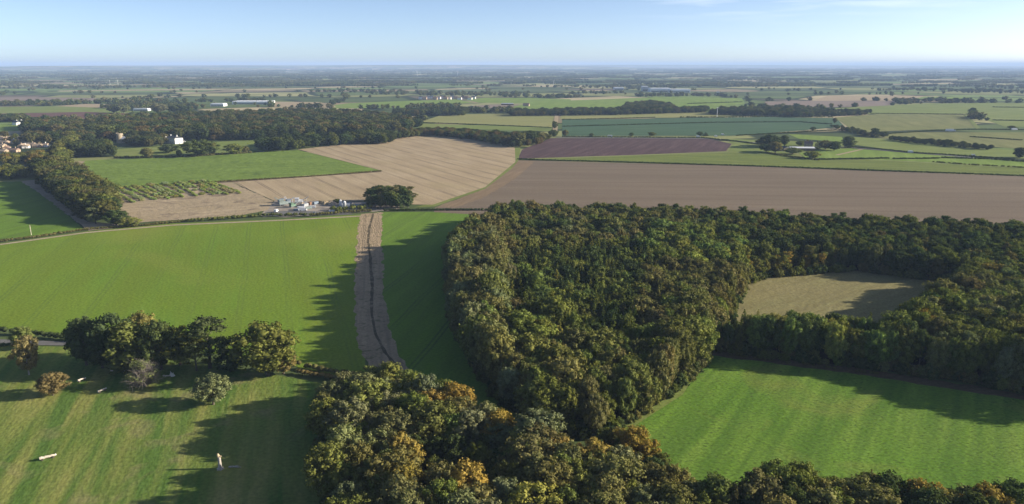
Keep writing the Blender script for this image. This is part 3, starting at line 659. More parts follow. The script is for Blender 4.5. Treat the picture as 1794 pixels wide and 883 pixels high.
# ------------------------------------------------------------------ hand-placed trees: (x, foot y, top y, width px, shape, colour, label[, group])
def ptree(x, yb, yt, wpx, kind, colour, label, group=None, **k):
    d = depth(x, yb); return tree(at(x, yb), height_at(yb, yt, x), wpx*d/F, kind, colour, label, group, **k)
SINGLES = [
 (51,657,588,38,'broad',(.20,.175,.09),'tall pale tan tree with visible trunk in the pasture by the left edge',dict(trunk=PALETRUNK)),
 (93,693,654,44,'broad',(.165,.13,.058),'round russet tree on a short trunk in the lower left pasture',dict(cat='tree',name='broadleaf_tree')),
 (42,612,572,34,'broad','olive green','dark olive tree at the lane side above the tall pale tan tree',{}),
 (374,709,657,56,'broad','grey-green','lone round grey-green tree at the left of the long wood shadow',{}),
 (152,640,556,58,'broad','dark green','dark purple-green tree at the left end of the pasture tree row',{}),
 (200,645,548,60,'broad','dark green','dark rounded tree second from the left in the pasture tree row',{}),
 (226,652,562,50,'column','olive green','narrow olive tree catching the sun in the pasture tree row',{}),
 (252,628,545,52,'broad','brown-green','brownish tall tree standing behind the pasture tree row',{}),
 (283,648,560,64,'broad','dark green','broad dark tree in the middle of the pasture tree row',{}),
 (316,640,572,54,'broad','olive green','olive tree between the broad dark tree and the layered pine',{}),
 (368,645,555,84,'pine','dark green','dark pine with flat layered boughs in the pasture tree row',{}),
 (345,650,590,50,'pine','olive green','low spreading olive pine in front of the dark layered pine',{}),
 (180,645,590,50,'broad','dark green','low dark tree in front of the left pasture row',{}),
 (408,645,612,44,'bush','dark green','dark low bush between the layered pine and the big oak',dict()),
 (470,658,566,94,'broad','olive green','big round oak turning brownish at the right end of the pasture row',{}),
 (497,655,612,44,'broad','russet','low russet tree tucked against the right side of the big oak',{}),
 (228,397,380,30,'broad','yellow-green','small yellow-green tree on the hedge beside the dry rough ground',{}),
 (204,395,368,40,'broad','dark green','small dark tree at the near end of the left belt',{}),
 (168,392,362,30,'sparse','grey-green','pale twiggy tree at the foot of the left belt',dict()),
 (259,277,258,18,'broad','brown-green','small round brown tree on the hedge left of the parkland',{}),
 (296,268,252,30,'broad','dark green','spreading dark tree on the lawn below the white manor',{}),
 (353,273,244,46,'broad','dark green','big dark tree on the lawn right of the white manor',{}),
 (371,270,248,16,'column','brown-green','slim brown tree against the big dark parkland tree',{}),
 (411,270,251,28,'broad','olive green','pair-crowned olive tree on the parkland beyond the green crop',{}),
 (314,276,262,9,'broad','dark green','tiny round tree between manor and green crop field',{}),
 (430,268,256,14,'broad','brown-green','small brownish tree right of the pair-crowned olive tree',{}),
 (278,198,181,28,'broad','grey-green','rounded grey-green tree beyond the parkland wood by the far barn',{}),
 (310,199,182,26,'broad','dark green','bluish dark tree right of the rounded far tree',{}),
 (325,199,185,20,'broad','dark green','lower dark tree furthest right of the far barn trees',{}),
 (200,198,184,16,'broad','dark green','far small dark tree at the west of the tan field edge',{}),
 (217,198,183,20,'broad','grey-green','far greyish tree beside the tan field edge',{}),
 (588,180,172,10,'broad','dark green','little round lone tree above the far bright field',{}),
 (1486,259,238,16,'column','dark green','dark upright cypress-like tree right of the farmstead',{}),
 (1461,264,247,22,'broad','dark green','dark round tree between farm and cypress-like tree',{}),
 (1446,262,245,17,'broad','brown-green','brownish tree behind the white-roofed farm barn',{}),
 (1431,262,246,13,'cone','brown-green','pointed brownish tree behind the farm barn roof',{}),
 (1388,270,258,22,'broad','olive green','olive tree before the left gable of the farm',{}),
 (1423,278,264,22,'broad','yellow-green','yellow-green tree in the paddock hedge below the farm',{}),
 (1374,256,236,16,'broad','dark green','tall dark tree left of the farmhouse',{}),
 (1350,258,235,30,'broad','dark green','broadest dark tree of the farmstead grove on the left',{}),
 (1358,268,248,22,'broad','brown-green','brown tree beside the pond-end gable of the farmstead',{}),
 (1402,256,246,14,'broad','bright green','small bright tree behind the farmhouse roof',{}),
 (1414,255,244,10,'cone','russet','small russet pointed tree behind the farmhouse',{}),
 (1334,255,243,20,'broad','olive green','low olive tree at the far left of the farmstead grove',{}),
 (1342,266,252,18,'broad','dark green','low dark tree in front of the farmstead grove',{}),
 (1703,200,188,10,'column','dark green','lone dark tree standing at the corner of far right fields',{}),
 (1785,276,257,16,'column','dark green','dark upright tree on the hedge at the right edge',{}),
 (1772,226,220,14,'broad','olive green','small tree by the white vehicle on the right road',{}),
 (1462,216,206,8,'broad','brown-green','small tree at the right corner of the blue-green field',{}),
 (1533,237,224,14,'broad','dark green','round dark tree rising from the roadside hedge',{}),
 (1547,240,230,16,'broad','dark green','dark low tree at the right end of the roadside hedge',{}),
 (1424,229,222,8,'broad','dark green','tiny tree on the lower edge of the blue-green field',{}),
 (990,239,227,10,'broad','brown-green','brown tree at the left corner of the blue-green field',{}),
 (970,240,227,14,'broad','dark green','dark roadside tree beside the corner track',{}),
 (972,226,212,10,'broad','dark green','tree on the track between the pale and blue-green fields',{}),
 (1036,240,233,8,'broad','dark green','first small roadside tree right along the plough field top',{}),
 (1106,239,232,8,'broad','dark green','second small roadside tree along the plough field top',{}),
 (1142,239,231,12,'broad','olive green','wider roadside tree along the plough field top',{}),
 (1226,238,230,10,'broad','dark green','roadside tree left of the parked vans',{}),
 (1236,238,231,8,'cone','dark green','pointed small tree beside the parked vans',{}),
 (932,252,228,22,'broad','dark green','large dark tree at the end of the stubble-edge belt',{}),
 (948,250,232,18,'broad','brown-green','tree right of the large dark tree on the belt end',{}),
 (910,256,232,26,'broad','brown-green','brown tree beside the bend of the green verge',{}),
]
for s in SINGLES: ptree(*s[:7], **(s[7] if isinstance(s[7], dict) else {}))
cr_ = random.Random(8)
for row, (yb, yt, n_) in enumerate(((353, 324, 8), (359, 327, 9), (364, 336, 8))):
    for i in range(n_):
        x = 645 + (i + .5)*76/n_ + cr_.uniform(-2, 2); k_ = 'pine' if (i*3 + row) % 5 < 2 else 'broad'; c_ = cr_.choice(['dark green', 'dark green', 'olive green', 'brown-green'])
        edge = abs(i - (n_-1)/2)/(n_/2)
        lab = f"{c_} {'pine' if k_ == 'pine' else 'broadleaf tree'} in the {['back', 'middle', 'front'][row]} of the compact farmyard clump, {'left' if i < n_/2 else 'right'} half"
        ptree(x, yb + cr_.uniform(-1.5, 1.5), yt + cr_.uniform(-2, 3) + 6*edge**2, cr_.uniform(17, 23), k_, c_, lab, lab.replace('pine in', 'pines in').replace('tree in', 'trees in'))
# grey bare bush with pale twigs
o = tree(at(254, 678), height_at(678, 632, 254), 52*depth(254, 678)/F, 'sparse', 'grey-green', 'grey twiggy half-bare bush beside the leaning log ramp', None, 'shrub', seed=4, name='shrub', twig=True); o.children[0]['tint'] = [.19, .17, .10]

# mid-distance groups: polygon of feet, spacing in metres, height range, mix
M1 = []
def grove(px, sp, hr, cols, kinds, phrase, seed=1):
    rng = random.Random(seed)
    for X, Y in fill(px, sp, rng, .3):
        k = choose(rng, kinds); M1.append((X, Y, rng.uniform(*hr), choose(rng, cols)))
grove([(66,306),(78,300),(112,300),(150,322),(185,350),(212,385),(196,392),(150,390),(118,365),(88,335)], 8.5, (14,19), [('dark green',.3),('olive green',.3),('brown-green',.4)], [('broad',1)], 'in the belt left of the rough ground', seed=2)
grove([(88,300),(108,262),(128,246),(134,252),(120,285),(112,302)], 15, (14,18), [('yellow-green',.6),('olive green',.4)], [('broad',1)], 'in the pale green avenue at left', seed=3)
grove([(132,277),(135,262),(190,262),(200,276)], 15, (15,19), [('dark green',.8),('olive green',.2)], [('broad',1)], 'in the dark clump west of the parkland', seed=4)
grove([(0,291),(0,284),(88,280),(92,288)], 11, (10,15), [('yellow-green',.4),('olive green',.3),('golden orange',.3)], [('broad',.7),('column',.3)], 'in the autumn row below the village', seed=5)
grove([(-40,316),(-40,306),(42,302),(48,314)], 10, (9,13), [('olive green',.6),('yellow-green',.4)], [('broad',1)], 'at the top left corner field', seed=6)
grove([(455,262),(470,254),(560,250),(608,246),(612,254),(560,259),(480,266)], 16, (13,19), [('dark green',.7),('olive green',.3)], [('broad',1)], 'on the field edge beyond the green crop', seed=7)
grove([(614,254),(622,243),(680,240),(692,246),(684,253)], 12, (13,17), [('dark green',.8),('olive green',.2)], [('broad',1)], 'in the dense clump at the stubble corner', seed=8)
grove([(40,248),(60,244),(130,240),(170,246),(165,252),(90,254),(50,256)], 17, (12,17), [('dark green',.5),('brown-green',.5)], [('broad',1)], 'among the village gardens', seed=9)
grove([(222,255),(230,249),(288,249),(286,257),(250,258)], 13, (10,16), [('dark green',.5),('brown-green',.5)], [('broad',.8),('cone',.2)], 'between church and manor', seed=10)
grove([(340,247),(350,242),(412,240),(410,246)], 15, (9,14), [('golden orange',.6),('yellow-green',.2),('brown-green',.2)], [('broad',1)], 'on the parkland wood edge', seed=11)

# masses further off: parkland woods, belts beyond, far country
def mass(px, sp, hr, cols, n=None):
    rng = random.Random(int(sum(p[0] for p in px))); out = []
    for X, Y in fill(px, sp, rng, .4):
        out.append((X, Y, rng.uniform(*hr), choose(rng, cols)))
    return out
dk = [('dark green',.5),('olive green',.25),('brown-green',.25)]
M1 += mass([(36,236),(42,222),(130,220),(240,216),(300,210),(420,206),(560,202),(640,206),(700,212),(745,224),(692,232),(640,240),(560,240),(440,246),(330,247),(290,247),(200,250),(150,244)], 17, (14,22), dk + [('russet',.12)])
M1 += mass([(695,245),(700,234),(800,232),(880,240),(960,242),(950,254),(905,260),(880,256),(820,245),(750,238)], 11, (8,13), [('dark green',.35),('olive green',.3),('russet',.35)])
M1 += mass([(690,204),(692,198),(820,196),(816,203)], 15, (12,17), dk)
M1 += mass([(895,204),(900,198),(1060,195),(1140,194),(1240,192),(1240,197),(1080,202)], 14, (9,15), dk)
M1 += mass([(1090,196),(1100,188),(1140,184),(1180,190),(1176,198)], 14, (13,18), dk)
M1 += mass([(1240,201),(1260,196),(1400,192),(1420,198),(1400,206)], 14, (10,16), dk)
M1 += mass([(1340,200),(1420,196),(1525,198),(1520,202),(1420,206)], 14, (8,12), dk)
M1 += mass([(1455,222),(1490,226),(1545,240),(1530,242),(1480,232)], 10, (4,7), dk)
M1 += mass([(1560,242),(1660,252),(1740,262),(1735,264),(1640,256),(1555,246)], 9, (4,8), dk)
M1 += mass([(170,190),(200,186),(340,184),(345,192)], 18, (8,12), dk)
M1 += mass([(-40,214),(-40,208),(45,207),(50,214)], 15, (9,14), dk)
M1 += mass([(0,262),(0,240),(90,240),(90,262)], 34, (7,12), dk)
A = np.array([[m[0], m[1], 0] for m in M1]); rq = random.Random(3); S = np.array([[m[2]*rq.choice([.75, .95, 1.1])/.62]*2 + [m[2]] for m in M1])
scatter('parkland_woods', A, nr.uniform(0, 6.28, len(A)), S, tints([m[3] for m in M1], nr)*.72, BROAD, 'dark autumn woods behind the manor and fields, reading as one mass')
M1 += mass([(928,177),(930,165),(1000,162),(1086,163),(1090,172)], 24, (14,20), dk)
M1 += mass([(1086,172),(1090,166),(1200,166),(1350,168),(1350,173),(1200,171)], 22, (12,18), dk)
M1 += mass([(1344,176),(1344,160),(1440,158),(1560,160),(1700,162),(1850,166),(1850,172),(1700,171),(1540,168),(1440,168),(1440,176)], 26, (13,20), dk)
M1 += mass([(1230,168),(1240,158),(1344,156),(1344,166)], 28, (12,18), dk)
M1 += mass([(610,172),(614,164),(665,163),(662,172)], 22, (14,20), dk)
M1 += mass([(658,174),(660,169),(740,169),(738,174)], 22, (12,17), dk)
M1 += mass([(830,171),(835,166),(930,165),(930,172)], 22, (13,18), dk)
M1 += mass([(450,184),(452,176),(500,174),(576,178),(574,184)], 20, (13,18), dk)
M1 += mass([(450,194),(455,187),(520,184),(552,189),(545,194)], 18, (12,16), dk)
M1 += mass([(170,181),(175,176),(300,175),(450,176),(450,181)], 22, (13,18), dk)
M1 += mass([(130,169),(135,160),(225,161),(228,170)], 26, (13,19), dk)
M1 += mass([(-40,172),(0,163),(125,162),(125,170)], 34, (12,17), dk)
M1 += mass([(300,160),(310,156),(440,154),(440,160)], 26, (13,19), dk)
M1 += mass([(520,158),(525,151),(700,152),(720,158)], 30, (13,20), dk)
M1 += mass([(1344,202),(1346,192),(1404,192),(1402,202)], 16, (10,15), dk)
M1 += mass([(1344,189),(1400,186),(1450,188),(1440,190)], 18, (7,11), dk)
M1 += mass([(760,188),(770,184),(812,186),(812,190)], 18, (9,13), dk)
# far country: hedgerow trees and copses on noise bands, avoiding the open fields already laid out
far = []
def fbm(x, y):
    return (math.sin(x*1.0+2.1*math.sin(y*.7)) + math.sin(y*1.9+1.3*math.sin(x*.9+1)) + .6*math.sin(x*2.7+y*2.2) + .5*math.sin(y*4.3-x*1.4))/3.1
rg = random.Random(9)
polys = EXPLICIT
n = 0
while n < 26000:
    py = HZ + 3 + (rg.random()**1.5)*(97); px = rg.uniform(-150, W0 + 150)
    p = at(px, py)
    v = fbm(p.x/420, p.y/300) + .35*fbm(p.x/1500 + 4, p.y/1100)
    hedge_like = abs(math.sin(p.y/170 + .9*math.sin(p.x/600))) < .05 or abs(math.sin(p.x/230 + .7*math.sin(p.y/500))) < .035
    n += 1
    if v < (.28 if p.y < 3500 else .2) and not hedge_like: continue
    far.append((p.x, p.y, py))
FA = np.array(far); ok = np.ones(len(FA), bool)
for P_ in polys:
    if max(q[1] for q in P_) > 1000: ok &= ~inside(P_, FA[:, 0], FA[:, 1])
ok &= ~inside(world_poly([(0,262),(0,238),(95,238),(95,262)]), FA[:, 0], FA[:, 1])
ok &= FA[:, 1] > 1300
FA = FA[ok]
near_ = FA[FA[:, 1] < 4200]; far_ = FA[FA[:, 1] >= 4200]
hh = nr.uniform(8, 16, len(near_)); A = np.column_stack([near_[:, :2], np.zeros(len(near_))])
scatter('distant_trees', A, nr.uniform(0, 6.28, len(A)), np.column_stack([hh*1.5, hh*1.5, hh]), tints([choose(rg, dk) for _ in hh], nr)*.7, FAR, 'distant hedgerow trees and copses across the plain')
L_ = np.clip(far_[:, 1]*.022, 70, 520)*nr.uniform(.6, 1.5, len(far_)); hh = nr.uniform(90, 150, len(far_))*np.clip(far_[:, 1]/9000, 1, 1.6)
A = np.column_stack([far_[:, :2], np.zeros(len(far_))])
scatter('distant_woodland', A, nr.uniform(-.3, .3, len(A)), np.column_stack([L_, L_*nr.uniform(.4, 1.2, len(L_)), hh]), tints([choose(rg, dk) for _ in hh], nr)*.75, BELT, 'far-off belts of woodland fading into the blue haze')

# ------------------------------------------------------------------ hedges
def hedge(px, h, w, tint, label, q=1.0, gap=0, group=None, name='hedge'):
    P = [at(*p) for p in px]; rng = np.random.default_rng(int(abs(px[0][0])*7 + px[0][1])); C, R = [], []
    step = w*.55; d_mid = np.mean([p.y for p in P])
    for a, b_ in zip(P, P[1:]):
        L = (b_ - a).length; k = max(1, int(L/step))
        for i in range(k):
            p = a + (b_ - a)*((i + rng.uniform(0, 1))/k)
            if gap and rng.random() < gap: continue
            r = rng.uniform(.42, .62)*w
            for zz in ([h*.3, h*.72] if h > 1.4*w else [h*.5]):
                C.append(np.array([p.x + rng.uniform(-.15, .15)*w, p.y + rng.uniform(-.15, .15)*w, zz*rng.uniform(.85, 1.25)])); R.append(r)
    C = np.array(C); fl = min(1.3, h/w*.8)
    s = max(.22, d_mid*.0007)*q
    nq = int(min(46, max(6, 2.2*(w*.5)**2*12/(s*s*6))))
    me = lobes_mesh('foliage', rng, C, R, nq, s, core=.8, flat=fl, center=None)
    o = link(name, me); o['tint'] = [v*.8 for v in (TINT[tint] if isinstance(tint, str) else tint)]
    return tag(o, label, 'hedge', group)
hedge([(-120,574),(0,583),(60,590),(120,596),(150,600)], 3.6, 3.2, 'dark green', 'thick dark hedge between the lane and the big light green field')
hedge([(-60,612),(20,606),(40,607)], 1.8, 2.2, 'dark green', 'short low hedge on the near side of the lane')
hedge([(505,640),(540,646),(580,655),(625,664)], 3.4, 3.6, 'brown-green', 'brown bushy hedge from the big round oak to the foreground wood')
hedge([(520,655),(560,662),(600,668)], 2.6, 3.0, 'russet', 'low russet scrub in front of the brown bushy hedge')
hedge([(-200,440),(0,424),(60,417),(150,403),(240,397),(330,388)], 2.0, 2.4, 'brown-green', 'long clipped hedge along the top left of the light green field')
hedge([(330,389),(400,384),(470,379),(545,379)], 3.2, 3.6, 'olive green', 'taller shaggy hedge in front of the dry rough ground')
hedge([(545,379),(600,374),(650,371)], 3.0, 3.2, 'brown-green', 'brown hedge in front of the machinery yard')
hedge([(592,371),(648,367)], 5, 5, 'olive green', 'tall olive bushes behind the yard hedge beside the clump')
hedge([(672,370),(760,369),(850,369),(905,369)], 2.2, 2.4, 'dark green', 'dark straight hedge at the far end of the narrow green field')
hedge([(176,331),(300,325),(400,318),(540,310),(668,300)], 1.6, 2.2, 'brown-green', 'low brown hedge between green crop and stubble')
hedge([(907,279),(950,281),(1100,285),(1300,291),(1500,298),(1794,309),(2000,318)], 1.8, 2.4, 'dark green', 'long low hedge above the wide brown tilled field')
hedge([(985,240),(1100,241),(1230,242),(1290,248),(1335,254)], 2.0, 3, 'dark green', 'roadside hedge along the top of the purple ploughed field')
hedge([(986,222),(1100,219),(1250,215),(1400,214),(1457,218)], 2.2, 3.5, 'dark green', 'dark hedge running through the middle of the blue-green field')
hedge([(984,210),(1080,208),(1148,206)], 1.8, 3, 'dark green', 'short hedge on the upper left of the blue-green field')
hedge([(1188,206),(1260,206),(1340,205),(1460,206)], 3.0, 4, 'olive green', 'uneven hedge on the upper right of the blue-green field', gap=.3)
hedge([(1290,238),(1345,235),(1450,229),(1480,228)], 2.0, 3, 'dark green', 'hedge on the lower right of the blue-green field')
hedge([(1525,199),(1620,200),(1700,201)], 1.8, 3, 'dark green', 'thin hedge running left of the lone corner tree')
hedge([(1540,236),(1640,229),(1720,227),(1794,228),(1900,230)], 1.8, 3, 'dark green', 'hedge along the right-hand main road')
hedge([(1490,258),(1540,262),(1600,268),(1680,273),(1780,280)], 2.0, 3.2, 'dark green', 'hedge along the lane right of the farmstead')
hedge([(1436,280),(1500,279),(1556,278)], 2.2, 3.2, 'dark green', 'left paddock hedge below the farmstead')
hedge([(1563,279),(1645,278)], 2.0, 3.2, 'dark green', 'middle paddock hedge right of the farmstead paddock')
hedge([(1650,277),(1730,279),(1800,284)], 2.2, 3.4, 'dark green', 'right paddock hedge towards the upright tree')
hedge([(1635,284),(1700,289),(1794,294)], 1.8, 3, 'olive green', 'gappy line of clipped bushes on the far right paddock', gap=.4)
hedge([(1340,268),(1390,276),(1436,281)], 2.2, 3.2, 'brown-green', 'curving hedge below the farmstead grove')
hedge([(735,215),(850,219),(965,224)], 1.6, 3, 'dark green', 'thin hedge under the pale grass field')
hedge([(200,277),(260,277),(330,275),(440,268)], 3, 4, 'brown-green', 'bushy hedge between parkland and the green crop')
hedge([(1205,182),(1300,179)], 2.4, 5, 'dark green', 'far hedge across the bright grass by the long factory')
hedge([(1740,188),(1900,190)], 2.2, 5, 'dark green', 'upper short hedge at the right edge')
hedge([(1740,211),(1900,214)], 2.2, 4, 'dark green', 'lower short hedge at the right edge')
hedge([(1240,617),(1350,632),(1540,656)], 1.0, 1.6, 'brown-green', 'low scrubby margin under the narrow tree strip', gap=.5)
hedge([(1700,240),(1790,246)], 1.8, 3, 'dark green', 'dark hedge under the right road field')

# ------------------------------------------------------------------ orchard of saplings
rows = [((196,333),(236,357)),((220,328),(273,351)),((251,326),(298,350)),((273,324),(323,347)),((306,321),(346,345)),((323,320),(376,342)),((346,319),(399,342)),((364,317),(424,340))]
mid_ = [tuple(tuple((p[k] + q[k])/2 for k in (0, 1)) for p, q in zip(r0, r1_)) for r0, r1_ in zip(rows, rows[1:])]
rows = [r for pair in zip(rows, mid_ + [None]) for r in pair if r]
for ri, (a, b_) in enumerate(rows):
    pa, pb = at(*a), at(*b_); L = (pb - pa).length; k = int(L/(3.6 if ri % 2 == 0 else 9.5)); rr = random.Random(ri)
    rowword = ['far left', 'second', 'third', 'fourth', 'fifth', 'sixth', 'seventh', 'middle', 'seventh last', 'sixth last', 'fifth last', 'fourth last', 'third last', 'second last', 'far right'][ri]
    for i in range(k):
        if rr.random() < .1: continue
        p = pa + (pb - pa)*(i/k) + Vector((rr.uniform(-.8, .8), rr.uniform(-.8, .8), 0))
        cc = ('bright green' if rr.random() < .85 else 'olive green') if ri % 2 == 0 else rr.choice(['grey-green', 'olive green']); h = rr.uniform(1.6, 2.3) if ri % 2 == 0 else rr.uniform(2.1, 2.9)
        tree(p, h, h*(1.3 if ri % 2 == 0 else 2.1), 'bush', cc, f"{cc} sapling bush in the {rowword} row on the rough ground", f"{cc} sapling bushes in the {rowword} row", seed=ri*100+i).children[0]['tint'] = [v*1.75*rr.uniform(.85, 1.15) for v in TINT[cc]]

# ------------------------------------------------------------------ cross-country jumps, stump
M_log = plain_mat('peeled_log', (.62, .54, .44), .3, 2); M_logend = plain_mat('bleached_wood', (.78, .74, .68), .2, 3)
def log_jump(px0, px1, r, legs, label, bend=0):
    a, b_ = at(*px0), at(*px1); c = (a + b_)/2; ang = math.atan2(b_.y-a.y, b_.x-a.x); L = (b_-a).length
    o = empty('log_jump', c, ang); bm = bmesh.new(); zt = .75 if legs else r
    pts = [(-L/2 + L*i/8, bend*math.sin(math.pi*i/8), zt + (.08*math.sin(i*2.3))) for i in range(9)]
    tube(bm, pts, [r*(1.1 - .05*i + .06*math.sin(i*3)) for i in range(9)], 10); bm_obj('log', bm, M_log, o)
    bm = bmesh.new(); tube(bm, [(L/2-.02, 0, zt), (L/2+.22, .0, zt+.05)], [r*.8, r*.5], 8); bm_obj('cut_end', bm, M_logend, o)
    if legs:
        for s in (-.33, .36):
            bm = bmesh.new(); box(bm, (L*s, 0, (zt-r*.5)/2), (.55, .8, zt-r*.5), taper=.8); tube(bm, [(L*s-.2, -.5, .12), (L*s-.2, .5, .12)], [.14, .12], 6); bm_obj('leg', bm, BARK, o)
    return tag(o, label, 'log jump', None)
log_jump((70,808),(98,801), .42, True, 'long pale log jump raised on two dark supports near bottom left')
log_jump((137,671),(150,666), .34, True, 'curved pale log jump in the pasture right of the round russet tree', .35)
log_jump((172,690),(186,684), .36, True, 'straight pale log jump with a bright end, lower of the two')
log_jump((286,660),(303,658), .28, False, 'thin curved pale log lying right of the grey bush', -.6)
o = empty('brush_ramp', at(302, 659), .9); tag(o, 'small white sloping ramp at the end of the curved log', 'jump')
bm = bmesh.new(); gable(bm, 1.4, 2.2, .02, 1.3, 0); bm_obj('ramp_board', bm, M_logend, o)
bm = bmesh.new()
for s in (-1.14, 1.14): tube(bm, [(0, s, 0), (0, s, 1.7)], [.08, .07], 6)
bm_obj('post', bm, M_logend, o)
o = empty('roof_jump', at(220, 652), .7); tag(o, 'small pitched timber jump like a little roof by the grey bush', 'jump')
bm = bmesh.new(); gable(bm, 1.9, 2.6, .25, 1.3, .1); bm_obj('roof_boards', bm, M_log, o)
bm = bmesh.new(); box(bm, (0, 0, .12), (1.7, 2.4, .24)); bm_obj('base_frame', bm, BARK, o)
o = empty('fallen_branch', at(412, 820)); tag(o, 'pale broken branch pieces lying right of the standing snag', 'branch')
bm = bmesh.new(); tube(bm, [(-1.9,0,.22),(-.6,.1,.3),(.8,-.05,.26),(1.9,.1,.12)], [.3,.26,.2,.05], 7); bm_obj('bough', bm, PALEBARK, o)
bm = bmesh.new(); tube(bm, [(-.4,.1,.3),(.5,.5,.5),(1.1,.9,.2)], [.12,.09,.03], 5); tube(bm, [(.2,0,.25),(1.0,-.5,.35)], [.1,.02], 5); bm_obj('twig', bm, PALEBARK, o)
hS = height_at(822, 795, 386)
o = empty('tree_snag', at(386, 822)); tag(o, 'tall pale broken tree trunk standing in the shadow with torn top', 'tree stump')
bm = bmesh.new(); tube(bm, [(0,0,-.1),(0,0,.15),(0,0,.6),(.03,0,1.6),(.0,.05,hS*.7),(-.05,.05,hS*.82)], [1.35,.95,.62,.5,.45,.4], 12)
for a in range(6): tube(bm, [(math.cos(a*1.05)*.4, math.sin(a*1.05)*.4, .55), (math.cos(a*1.05)*1.0, math.sin(a*1.05)*1.0, .12), (math.cos(a*1.05)*1.5, math.sin(a*1.05)*1.5, -.1)], [.22,.2,.08], 6)
bm_obj('trunk', bm, PALEBARK, o)
M_torn = plain_mat('torn_heartwood', (.62, .48, .30), .3, 3)
bm = bmesh.new(); tube(bm, [(-.1,.05,hS*.78),(-.25,.05,hS*.9),(-.3,.05,hS)], [.42,.4,.22], 8); tube(bm, [(.1,0,hS*.76),(.5,0,hS*.82),(.6,0,hS*.88)], [.3,.24,.12], 7); bm_obj('torn_top', bm, M_torn, o)
for x, y, n_ in ((139,655,'lone'), ):
    o = empty('log_block', at(196, 651)); tag(o, 'tiny pale wooden block lying left of the roof jump', 'log'); bm = bmesh.new(); tube(bm, [(-.5,0,.22),(0,.04,.24),(.5,0,.2)], [.2,.24,.18], 8); bm_obj('log', bm, M_log, o)

# ------------------------------------------------------------------ buildings
def M(n, c, **k): return plain_mat(n, c, **k)
M_white = M('white_render', (.80, .78, .74), var=.08); M_slate = M('slate_roof', (.10, .105, .115), var=.3); M_tile = M('clay_tile', (.25, .17, .13), var=.3)
M_brick = M('buff_brick', (.42, .32, .22), var=.2); M_buff = M('tan_concrete_tile', (.36, .28, .20), var=.25); M_flint = M('flint_wall', (.40, .33, .23), var=.45, scale=2)
M_glass = M('dark_glass', (.03, .035, .04), var=.2, rough=.15); M_metal = M('pale_sheet_roof', (.66, .68, .70), var=.12, rough=.45); M_steel = M('galvanised_steel', (.42, .44, .46), var=.3, rough=.5, metal=.4)
M_wht = M('white_paint', (.72, .72, .72), var=.05, rough=.4); M_rubber = M('rubber', (.03, .03, .03)); M_wood = M('stained_timber', (.16, .11, .07))
def house(name, loc, rz, w, l, h, rh, wall, roof, label, cat='house', group=None, hip=0, chim=1, nwin=3, storeys=1, scale_=1):
    o = empty(name, loc, rz)
    bm = bmesh.new(); box(bm, (0, 0, h/2), (w, l, h))
    if not hip:
        for s in (-1, 1):
            v = [bm.verts.new(p) for p in [(-w/2, s*l/2, h), (w/2, s*l/2, h), (0, s*l/2, h + rh*.97)]]; bm.faces.new(v)
    bm_obj('wall', bm, wall, o)
    bm = bmesh.new(); gable(bm, w, l, h + .02, rh, .4, hip); rf = bm_obj('roof', bm, roof, o)
    for i in range(chim):
        bm = bmesh.new(); y = (l*.32)*(1 if i % 2 else -1)*(1 if chim > 1 else .7); box(bm, (0, y, h + rh*.9 + .5), (.9, 1.1, 2.2)); box(bm, (0, y, h + rh*.9 + 1.75), (1.1, 1.3, .3)); ch = bm_obj('chimney', bm, wall, rf)
    for st in range(storeys):
        for s in (-1, 1):
            for i in range(nwin):
                y = l*(-.5 + (i + .5)/nwin); z = (h/storeys)*(st + .55)
                bm = bmesh.new(); box(bm, (s*(w/2 + .05), y, z), (.14, 1.35, 1.5)); wf_ = bm_obj('window', bm, M_wht, o)
                bm = bmesh.new(); box(bm, (s*(w/2 + .10), y, z), (.1, 1.1, 1.25)); bm_obj('pane', bm, M_glass, wf_)
    for s in (-1, 1):
        bm = bmesh.new(); box(bm, (0, s*(l/2 + .05), h*.3 if storeys == 1 else 1.3), (1.2, .14, 2.1)); bm_obj('door', bm, M_wood, o)
    return tag(o, label, cat, group)
# white manor
o = house('manor_house', at(306, 251), math.radians(58), 14, 24, 8.5, 3.2, M_white, M_slate, 'white two-storey manor house with hipped slate roof in the parkland', 'house', hip=6, chim=2, nwin=5, storeys=2)
house('manor_wing', at(290, 250), math.radians(58), 11, 11, 6.5, 2.4, M_white, M_slate, 'lower white wing attached left of the manor house', 'house', hip=3, chim=1, nwin=3, storeys=2)
# church
o = empty('church', at(211, 250), math.radians(80)); tag(o, 'flint church with squat round tower and grey-roofed nave', 'church')
bm = bmesh.new(); pts = [(0,0,0),(0,0,8),(0,0,14.5)]; tube(bm, pts, [5.4,5.2,5.0], 20); tw = bm_obj('tower', bm, M_flint, o)
bm = bmesh.new()
for k in range(12): a = k*math.pi/6; box(bm, (math.cos(a)*4.75, math.sin(a)*4.75, 14.95), (.5, 1.3, .9), a)
bm_obj('parapet', bm, M_flint, tw)
for a in (math.pi, math.pi*1.5, 0): bm = bmesh.new(); box(bm, (math.cos(a)*5.1, math.sin(a)*5.1, 11.5), (.3, 1.1, 2.0), a); bm_obj('belfry_window', bm, M_glass, tw)
bm = bmesh.new(); box(bm, (0, -13, 3), (8, 18, 6)); bm_obj('nave_wall', bm, M_flint, o)
bm = bmesh.new(); gable(bm, 8, 18, 6.02, 4.2, .3); bmesh.ops.translate(bm, verts=bm.verts, vec=(0, -13, 0)); bm_obj('roof', bm, M_metal, o)
for i in range(4): bm = bmesh.new(); box(bm, (-4.06, -7 - i*4, 3.2), (.16, 1.2, 2.6)); bm_obj('window', bm, M_glass, o)
# far-left white cottage with gables
house('cottage', at(29, 219), 1.2, 9, 12, 5, 4, M_white, M_slate, 'white gabled cottage left of the top left wood', chim=1, nwin=2)
house('cottage', at(39, 218), .2, 8, 9, 5, 4, M_white, M_slate, 'white gabled cottage nearest the top left wood', chim=1, nwin=2)
